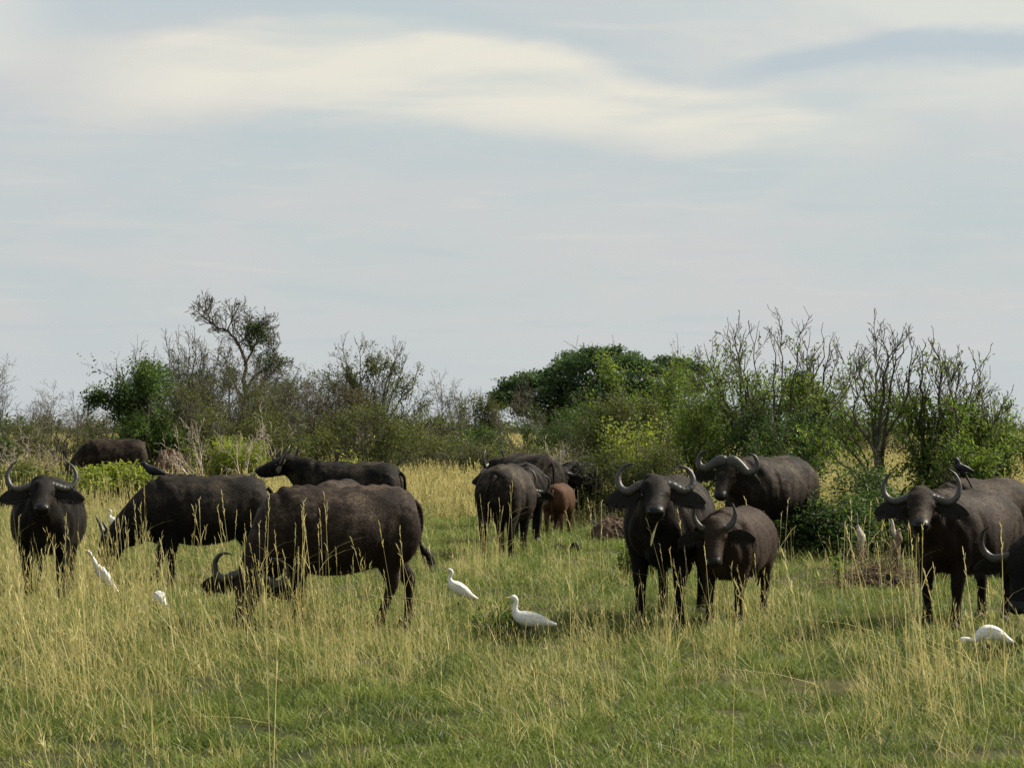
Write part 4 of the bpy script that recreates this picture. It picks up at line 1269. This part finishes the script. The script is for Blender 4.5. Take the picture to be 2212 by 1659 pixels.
# ---------------------------------------------------------------- grass
def blade_mesh(name, rng, blades, mat):
    """blades: list of (base, height, lean vector, width, bend, tint); each is a tapering ribbon of three pieces"""
    V, Fq, T = [], [], []
    for b, h, ln, w, bend, tint, ang in blades:
        side = np.array((math.cos(ang), math.sin(ang), 0)) * w * .5
        ts = (0, .38, .72, 1.0)
        ws = (1.0, .95, .75, .12)
        n0 = len(V)
        for t, q in zip(ts, ws):
            c = np.array(b) + np.array((ln[0] * (t + bend * t * t), ln[1] * (t + bend * t * t), h * (t - .35 * abs(bend) * t * t)))
            V += [c - side * q, c + side * q]
        for i in range(3):
            k = n0 + 2 * i
            Fq.append((k, k + 1, k + 3, k + 2))
            T.append(tint)
    return fast_mesh(name, np.array(V), np.array(Fq), 4, mat, np.array(T))


def short_tuft(rng, n, rad, hmin, hmax, w, dry=.1):
    B = []
    for _ in range(n):
        a, r = rng.uniform(0, 6.28), rad * math.sqrt(rng.uniform())
        h = rng.uniform(hmin, hmax) * (1 - .35 * r / rad)
        d = rng.normal(0, .5, 2) * h * .7
        B.append(((r * math.cos(a), r * math.sin(a), -.01), h, d, w * rng.uniform(.6, 1.3), rng.uniform(.2, 1.2), rng.uniform(.75, 1.0) if rng.uniform() < dry else np.clip(rng.normal(.45, .17), 0, .8), rng.uniform(0, 3.14)))
    return B


def stalk_tuft(rng, n, rad, hmin, hmax, w, leafy):
    B = []
    for _ in range(n):
        a, r = rng.uniform(0, 6.28), rad * math.sqrt(rng.uniform())
        h = rng.uniform(hmin, hmax)
        b = np.array((r * math.cos(a), r * math.sin(a), -.01))
        ln = np.array((rng.normal(-.10, .16), rng.normal(0, .14))) * h
        bend = rng.uniform(-.1, .55) if rng.uniform() < .88 else rng.uniform(.9, 1.9)
        t0 = np.clip(rng.normal(.58, .2), .1, 1)
        ang = rng.normal(0, .6)
        B.append((b, h, ln, w * rng.uniform(.7, 1.2), bend, t0, ang))
        # seed head: short slender spikelets along the top of the stalk
        for k in range(rng.integers(3, 7)):
            t = rng.uniform(.70, .98)
            c = b + np.array((ln[0] * (t + bend * t * t), ln[1] * (t + bend * t * t), h * (t - .35 * abs(bend) * t * t)))
            B.append((c, h * .07 * rng.uniform(.6, 1.4), rng.normal(0, .012, 2) + ln * .05, w * 1.25, .1, min(1, t0 + .2), rng.uniform(0, 3.14)))
        for k in range(leafy):
            hh = h * rng.uniform(.3, .62)
            B.append((b + rng.normal(0, .02, 3) * (1, 1, 0), hh, rng.normal(0, .30, 2) * hh + ln * .5, w * rng.uniform(1.0, 1.7), rng.uniform(.2, 1.1), np.clip(t0 + rng.normal(-.12, .2), 0, 1), rng.uniform(0, 3.14)))
    return B


def stem_tuft(rng, n, rad, hmin, hmax, w):
    """single tall flowering stems with a slender spike and a dry leaf or two"""
    B = []
    for _ in range(n):
        a, r = rng.uniform(0, 6.28), rad * math.sqrt(rng.uniform())
        h = rng.uniform(hmin, hmax)
        b = np.array((r * math.cos(a), r * math.sin(a), -.01))
        ln = np.array((rng.normal(-.07, .13), rng.normal(0, .12))) * h
        bend = rng.uniform(-.1, .35)
        t0 = np.clip(rng.normal(.66, .18), .2, 1)
        B.append((b, h, ln, w, bend, t0, rng.normal(0, .5)))
        pt = lambda t: b + np.array((ln[0] * (t + bend * t * t), ln[1] * (t + bend * t * t), h * (t - .35 * abs(bend) * t * t)))
        for t in np.linspace(.80, .985, 7):
            B.append((pt(t), h * .045 * rng.uniform(.7, 1.3), rng.normal(0, .008, 2) + ln * .05, w * 1.7, .1, min(1, t0 + .15), rng.uniform(0, 3.14)))
        for t in rng.uniform(.15, .6, rng.integers(1, 4)):
            hh = h * rng.uniform(.12, .28)
            B.append((pt(t), hh * rng.uniform(.5, 1), rng.normal(0, .6, 2) * hh, w * 1.1, rng.uniform(.3, 1.3), np.clip(t0 + rng.normal(-.1, .15), 0, 1), rng.uniform(0, 3.14)))
    return B


def variants(name, fn, mat, k, seed):
    c = bpy.data.collections.new(name)
    for i in range(k):
        rng = np.random.default_rng(seed + i)
        o = bpy.data.objects.new(name + '_tuft', blade_mesh(name + '_tuft', rng, fn(rng), M[mat]))
        c.objects.link(o)
    return c


def scatter(name, label, P, rot, scl, idx, tint, coll, mat):
    me = bpy.data.meshes.new(name)
    n = len(P)
    me.vertices.add(n)
    me.vertices.foreach_set('co', np.ascontiguousarray(P, np.float32).ravel())
    for nm, typ, v in (('rot', 'FLOAT_VECTOR', rot), ('scl', 'FLOAT_VECTOR', scl), ('itint', 'FLOAT', tint)):
        a = me.attributes.new(nm, typ, 'POINT')
        a.data.foreach_set('vector' if typ == 'FLOAT_VECTOR' else 'value', np.ascontiguousarray(v, np.float32).ravel())
    a = me.attributes.new('idx', 'INT', 'POINT')
    a.data.foreach_set('value', np.ascontiguousarray(idx, np.int32))
    me.materials.append(M[mat])
    o = mesh_obj(name, me)
    tag(o, label, 'grass', kind='stuff')
    ng = bpy.data.node_groups.new(name, 'GeometryNodeTree')
    ng.interface.new_socket('Geometry', in_out='INPUT', socket_type='NodeSocketGeometry')
    ng.interface.new_socket('Geometry', in_out='OUTPUT', socket_type='NodeSocketGeometry')
    N, Lk = ng.nodes, ng.links
    gi, go = N.new('NodeGroupInput'), N.new('NodeGroupOutput')
    ci = N.new('GeometryNodeCollectionInfo')
    ci.inputs[0].default_value = coll
    ci.inputs[1].default_value = True
    ci.inputs[2].default_value = True
    ip = N.new('GeometryNodeInstanceOnPoints')
    ip.inputs['Pick Instance'].default_value = True

    def attr(nm, typ):
        a = N.new('GeometryNodeInputNamedAttribute')
        a.data_type = typ
        a.inputs[0].default_value = nm
        return a.outputs[0]
    Lk.new(gi.outputs[0], ip.inputs['Points'])
    Lk.new(ci.outputs[0], ip.inputs['Instance'])
    Lk.new(attr('idx', 'INT'), ip.inputs['Instance Index'])
    Lk.new(attr('rot', 'FLOAT_VECTOR'), ip.inputs['Rotation'])
    Lk.new(attr('scl', 'FLOAT_VECTOR'), ip.inputs['Scale'])
    Lk.new(ip.outputs[0], go.inputs[0])
    o.modifiers.new('scatter', 'NODES').node_group = ng
    return o


def to_px(x, y):
    """where a ground point stands in the layout drawing of the meadow"""
    return CX + F * x / y, HORIZON + F * CAMH / y


def value_noise(x, y, seed):
    r = np.random.default_rng(seed)
    g = r.uniform(0, 1, (64, 64))
    xi, yi = np.floor(x).astype(int), np.floor(y).astype(int)
    fx, fy = x - xi, y - yi
    fx, fy = fx * fx * (3 - 2 * fx), fy * fy * (3 - 2 * fy)
    q = lambda a, b: g[(xi + a) % 64, (yi + b) % 64]
    return (q(0, 0) * (1 - fx) + q(1, 0) * fx) * (1 - fy) + (q(0, 1) * (1 - fx) + q(1, 1) * fx) * fy


def fbm(x, y, seed):
    return value_noise(x, y, seed) * .55 + value_noise(x * 2.1, y * 2.1, seed + 1) * .28 + value_noise(x * 4.3, y * 4.3, seed + 2) * .17


def field(rng, d0, d1, per_m2, margin=1.25):
    """random ground points, even over the ground, between two distances"""
    a = (d1 * d1 - d0 * d0) * .2537 * margin
    n = int(a * per_m2)
    d = np.sqrt(rng.uniform(d0 * d0, d1 * d1, n))
    x = d * .2537 * margin * rng.uniform(-1, 1, n)
    return x, d


def blob(px, py, cx, cy, rx, ry):
    return np.exp(-(((px - cx) / rx) ** 2 + ((py - cy) / ry) ** 2))


def tall_density(x, y):
    """how thickly the tall dry stalks stand, 0 to 1"""
    px, py = to_px(x, y)
    d = .24 + .10 * np.clip((760 - px) / 400, 0, 1)
    for cx, cy, rx, ry, w in [(40, 1330, 300, 130, .75), (230, 1480, 260, 110, .62), (330, 1600, 120, 80, .45), (520, 1400, 200, 90, .62), (620, 1330, 90, 60, .9), (760, 1430, 200, 60, .38), (930, 1320, 90, 90, .30),
                              (1040, 1240, 70, 45, .5), (1230, 1400, 220, 70, .36), (1140, 1500, 200, 60, .22), (930, 1065, 90, 60, 1.2), (880, 1120, 60, 50, .6), (1260, 1110, 60, 40, .9), (1270, 1260, 70, 40, .3),
                              (1560, 1400, 200, 60, .30), (1480, 1380, 80, 40, .3), (1720, 1350, 150, 60, .22), (2080, 1490, 190, 100, .55), (1960, 1540, 140, 80, .45), (2150, 1420, 90, 50, .35), (1890, 1270, 60, 25, .35), (1450, 1600, 80, 60, .35),
                              (130, 1130, 160, 70, .25), (1800, 1065, 120, 30, .9), (2180, 1090, 80, 30, .7), (620, 1090, 60, 40, .5), (60, 1010, 180, 40, .5)]:
        d = d + w * blob(px, py, cx, cy, rx, ry)
    for cx, cy, rx, ry, w in [(950, 1150, 90, 45, .55), (1290, 1200, 110, 35, .35), (1680, 1260, 160, 30, .25), (450, 1640, 180, 40, .35), (800, 1560, 160, 50, .25), (1600, 1600, 240, 50, .22), (1850, 1640, 300, 30, .2), (100, 1640, 120, 40, .35), (1100, 1640, 600, 25, .25)]:
        d = d - w * blob(px, py, cx, cy, rx, ry)
    n = fbm(x * .9 + 40, y * .55 + 40, 11)
    return np.clip(d * (.15 + 1.7 * n) * np.where(px > 720, 1.0, .95), 0, 1.3)


def green_patch(x, y):
    px, py = to_px(x, y)
    g = .35 + 0 * px
    for cx, cy, rx, ry, w in [(950, 1150, 110, 50, .5), (1290, 1210, 160, 50, .3), (1650, 1270, 260, 60, .1), (500, 1640, 500, 60, .45), (800, 1540, 260, 60, .3), (1500, 1600, 500, 90, .3), (100, 1620, 200, 60, .4), (2140, 1270, 80, 50, .3)]:
        g = g + w * blob(px, py, cx, cy, rx, ry)
    return g * (.55 + .9 * fbm(x * .7 + 7, y * .5 + 9, 31))


GAP_SHADE = [(815, 1540, .55), (1680, 1600, .6), (450, 1585, .42), (480, 1500, .4), (905, 1590, .4), (1400, 1610, .45), (120, 1585, .5), (700, 1560, .4), (1300, 1470, .45), (1560, 1440, .4), (930, 1460, .45), (1180, 1560, .35), (1830, 1430, .45), (1960, 1620, .4), (210, 1440, .5), (2080, 1600, .4), (620, 1640, .4)]


def in_gap_shade(x, y):
    """spots where the shade in gaps of the grass is painted into the turf"""
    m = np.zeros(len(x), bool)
    for px, py, r in GAP_SHADE:
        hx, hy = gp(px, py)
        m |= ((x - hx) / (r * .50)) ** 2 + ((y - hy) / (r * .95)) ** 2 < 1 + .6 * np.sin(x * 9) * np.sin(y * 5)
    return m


def lay(rng, x, y, tilt, lean=0.0):
    n = len(x)
    P = np.stack([x, y, gh(x, y)], 1)
    rot = np.stack([rng.normal(0, tilt, n), rng.normal(-lean, tilt, n), rng.uniform(0, 6.283, n)], 1)
    return P, rot


def build_grass():
    rng = np.random.default_rng(2024)
    sg = variants('short_grass', lambda r: short_tuft(r, 90, .17, .04, .14, .0060), 'short_grass', 6, 100)
    mg = variants('tussock', lambda r: short_tuft(r, 46, .13, .14, .34, .0065, .35), 'short_grass', 6, 200)
    dg_ = variants('dry_stalks', lambda r: stalk_tuft(r, 6, .24, .30, .78, .0040, 2), 'dry_grass', 8, 300)
    lg = variants('dry_blades', lambda r: short_tuft(r, 24, .18, .14, .36, .0046, .6), 'dry_grass', 6, 400)
    fg = variants('far_grass', lambda r: stalk_tuft(r, 12, .5, .45, .95, .022, 5), 'dry_grass', 5, 500)
    # short green turf
    xs, ys = [], []
    for d0, d1, k in ((9.5, 16, 20), (16, 26, 13), (26, 45, 7), (45, 80, 3)):
        x, y = field(rng, d0, d1, k)
        xs.append(x)
        ys.append(y)
    x, y = np.concatenate(xs), np.concatenate(ys)
    g = green_patch(x, y)
    hole = fbm(x * 1.7 + 3, y * 1.2 + 8, 51)
    keep = hole > .10 * rng.uniform(.8, 1.1, len(x))
    x, y, g, hole = x[keep], y[keep], g[keep], hole[keep]
    P, rot = lay(rng, x, y, .06)
    far = np.clip(y / 20, 1, 2.6)
    s = rng.uniform(.75, 1.25, len(x)) * (0.75 + .6 * fbm(x * 1.1, y * .8, 61)) * far ** .6
    tint = np.clip(.28 + .55 * g + rng.normal(0, .10, len(x)), .02, .98)
    tint = np.where(in_gap_shade(x, y), tint * .25, tint)  # tint lowered to paint the shadowed gaps between the grass
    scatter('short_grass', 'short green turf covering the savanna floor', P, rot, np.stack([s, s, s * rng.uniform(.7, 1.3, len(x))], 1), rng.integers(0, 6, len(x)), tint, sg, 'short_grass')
    # taller green and half dry tussocks
    xs, ys = [], []
    for d0, d1, k in ((9.5, 16, 5.0), (16, 28, 4.5), (28, 50, 3), (50, 85, 1.6)):
        x, y = field(rng, d0, d1, k)
        xs.append(x)
        ys.append(y)
    x, y = np.concatenate(xs), np.concatenate(ys)
    keep = rng.uniform(0, 1, len(x)) < np.clip(.12 + 1.1 * tall_density(x, y) + .4 * (fbm(x * 1.3, y, 71) - .5), .04, 1)
    x, y = x[keep], y[keep]
    P, rot = lay(rng, x, y, .10)
    s = rng.uniform(.6, 1.25, len(x)) * np.clip(y / 24, 1, 2.0) ** .5
    scatter('tussock_grass', 'loose tussocks of half green grass', P, rot, np.stack([s, s, s], 1), rng.integers(0, 6, len(x)), np.clip(.36 + rng.normal(0, .18, len(x)), 0, 1), mg, 'short_grass')
    # dry standing blades and stalks
    xs, ys = [], []
    for d0, d1, k in ((9.5, 16, 9.5), (16, 28, 9), (28, 45, 7), (45, 75, 5)):
        x, y = field(rng, d0, d1, k)
        xs.append(x)
        ys.append(y)
    x, y = np.concatenate(xs), np.concatenate(ys)
    den = tall_density(x, y)
    keep = rng.uniform(0, 1, len(x)) < den
    xk, yk = x[keep], y[keep]
    P, rot = lay(rng, xk, yk, .09, .05)
    rot[:, 2] = rng.normal(0, .5, len(xk))
    ppx = to_px(xk, yk)[0]
    s = rng.uniform(.6, 1.2, len(xk)) * (.62 + .5 * np.clip(den[keep], 0, 1)) * (1 + .25 * np.clip((520 - ppx) / 300, 0, 1))
    tint = np.clip(.48 + .35 * (fbm(xk * .6, yk * .5, 91) - .5) + rng.normal(0, .16, len(xk)), .05, 1)
    wv = np.clip(yk / 20, 1, 3.0)
    scatter('dry_tall_grass', 'tall dry golden grass stalks with seed heads', P, rot, np.stack([s, s, s], 1), rng.integers(0, 8, len(xk)), tint, dg_, 'dry_grass')
    keep = rng.uniform(0, 1, len(x)) < den * .40
    xk, yk = x[keep] + rng.normal(0, .2, keep.sum()), y[keep] + rng.normal(0, .2, keep.sum())
    P, rot = lay(rng, xk, yk, .10, .03)
    s = rng.uniform(.6, 1.25, len(xk))
    tint = np.clip(.36 + .3 * (fbm(xk * .6, yk * .5, 95) - .5) + rng.normal(0, .15, len(xk)), .0, .9)
    scatter('dry_blade_grass', 'dry bent grass blades between the stalks', P, rot, np.stack([s, s, s], 1), rng.integers(0, 6, len(xk)), tint, lg, 'dry_grass')
    # tallest flowering stems: a few everywhere, clusters in front of the animals
    st = variants('tall_stems', lambda r: stem_tuft(r, 1 + int(r.integers(0, 2)), .12, .70, 1.25, .0050), 'dry_grass', 8, 700)
    x, y = field(rng, 10, 40, 1.1)
    keep = rng.uniform(0, 1, len(x)) < np.clip(tall_density(x, y) * .55 + .03, 0, 1)
    xs, ys = [x[keep]], [y[keep]]
    for px, py, rx, ry, n in [(640, 1375, 55, 22, 46), (560, 1385, 60, 14, 26), (690, 1370, 30, 14, 14), (105, 1300, 55, 22, 34), (300, 1290, 90, 18, 16), (470, 1300, 60, 14, 10), (1440, 1362, 60, 14, 12), (1570, 1362, 60, 14, 14), (1720, 1300, 120, 30, 16),
                              (2010, 1362, 50, 16, 14), (1060, 1235, 55, 25, 20), (1268, 1130, 22, 14, 10), (1890, 1300, 60, 20, 12), (860, 1390, 90, 20, 14), (1990, 1480, 90, 60, 16), (150, 1480, 140, 70, 26)]:
        n = int(n * .6)
        gx, gy = gp(px, py)
        sc = gy / F
        xs.append(gx + rng.normal(0, rx * sc * .7, n))
        ys.append(gy + rng.normal(0, max(.25, ry * sc * gy / CAMH * .5), n))
    x, y = np.concatenate(xs), np.concatenate(ys)
    P, rot = lay(rng, x, y, .07, .03)
    rot[:, 2] = rng.normal(0, .5, len(x))
    s = rng.uniform(.7, 1.15, len(x))
    scatter('tall_stem_grass', 'tallest dry flowering grass stems standing singly', P, rot, np.stack([s, s, s], 1), rng.integers(0, 8, len(x)), np.clip(.56 + rng.normal(0, .16, len(x)), 0, 1), st, 'dry_grass')
    # farther grass, thicker tufts up to the scrub and beyond
    xs, ys = [], []
    for d0, d1, k in ((44, 75, 1.6), (75, 130, .8), (130, 320, .22)):
        x, y = field(rng, d0, d1, k, 1.3)
        xs.append(x)
        ys.append(y)
    x, y = np.concatenate(xs), np.concatenate(ys)
    P, rot = lay(rng, x, y, .06)
    s = rng.uniform(.7, 1.2, len(x)) * np.clip(y / 90, 1, 2) ** .4
    w = s * np.clip(y / 80, .8, 3)
    scatter('far_tall_grass', 'tall golden grass between the far thickets', P, rot, np.stack([w, w, s], 1), rng.integers(0, 5, len(x)), np.clip(.42 + rng.normal(0, .16, len(x)), 0, 1), fg, 'dry_grass')


build_grass()
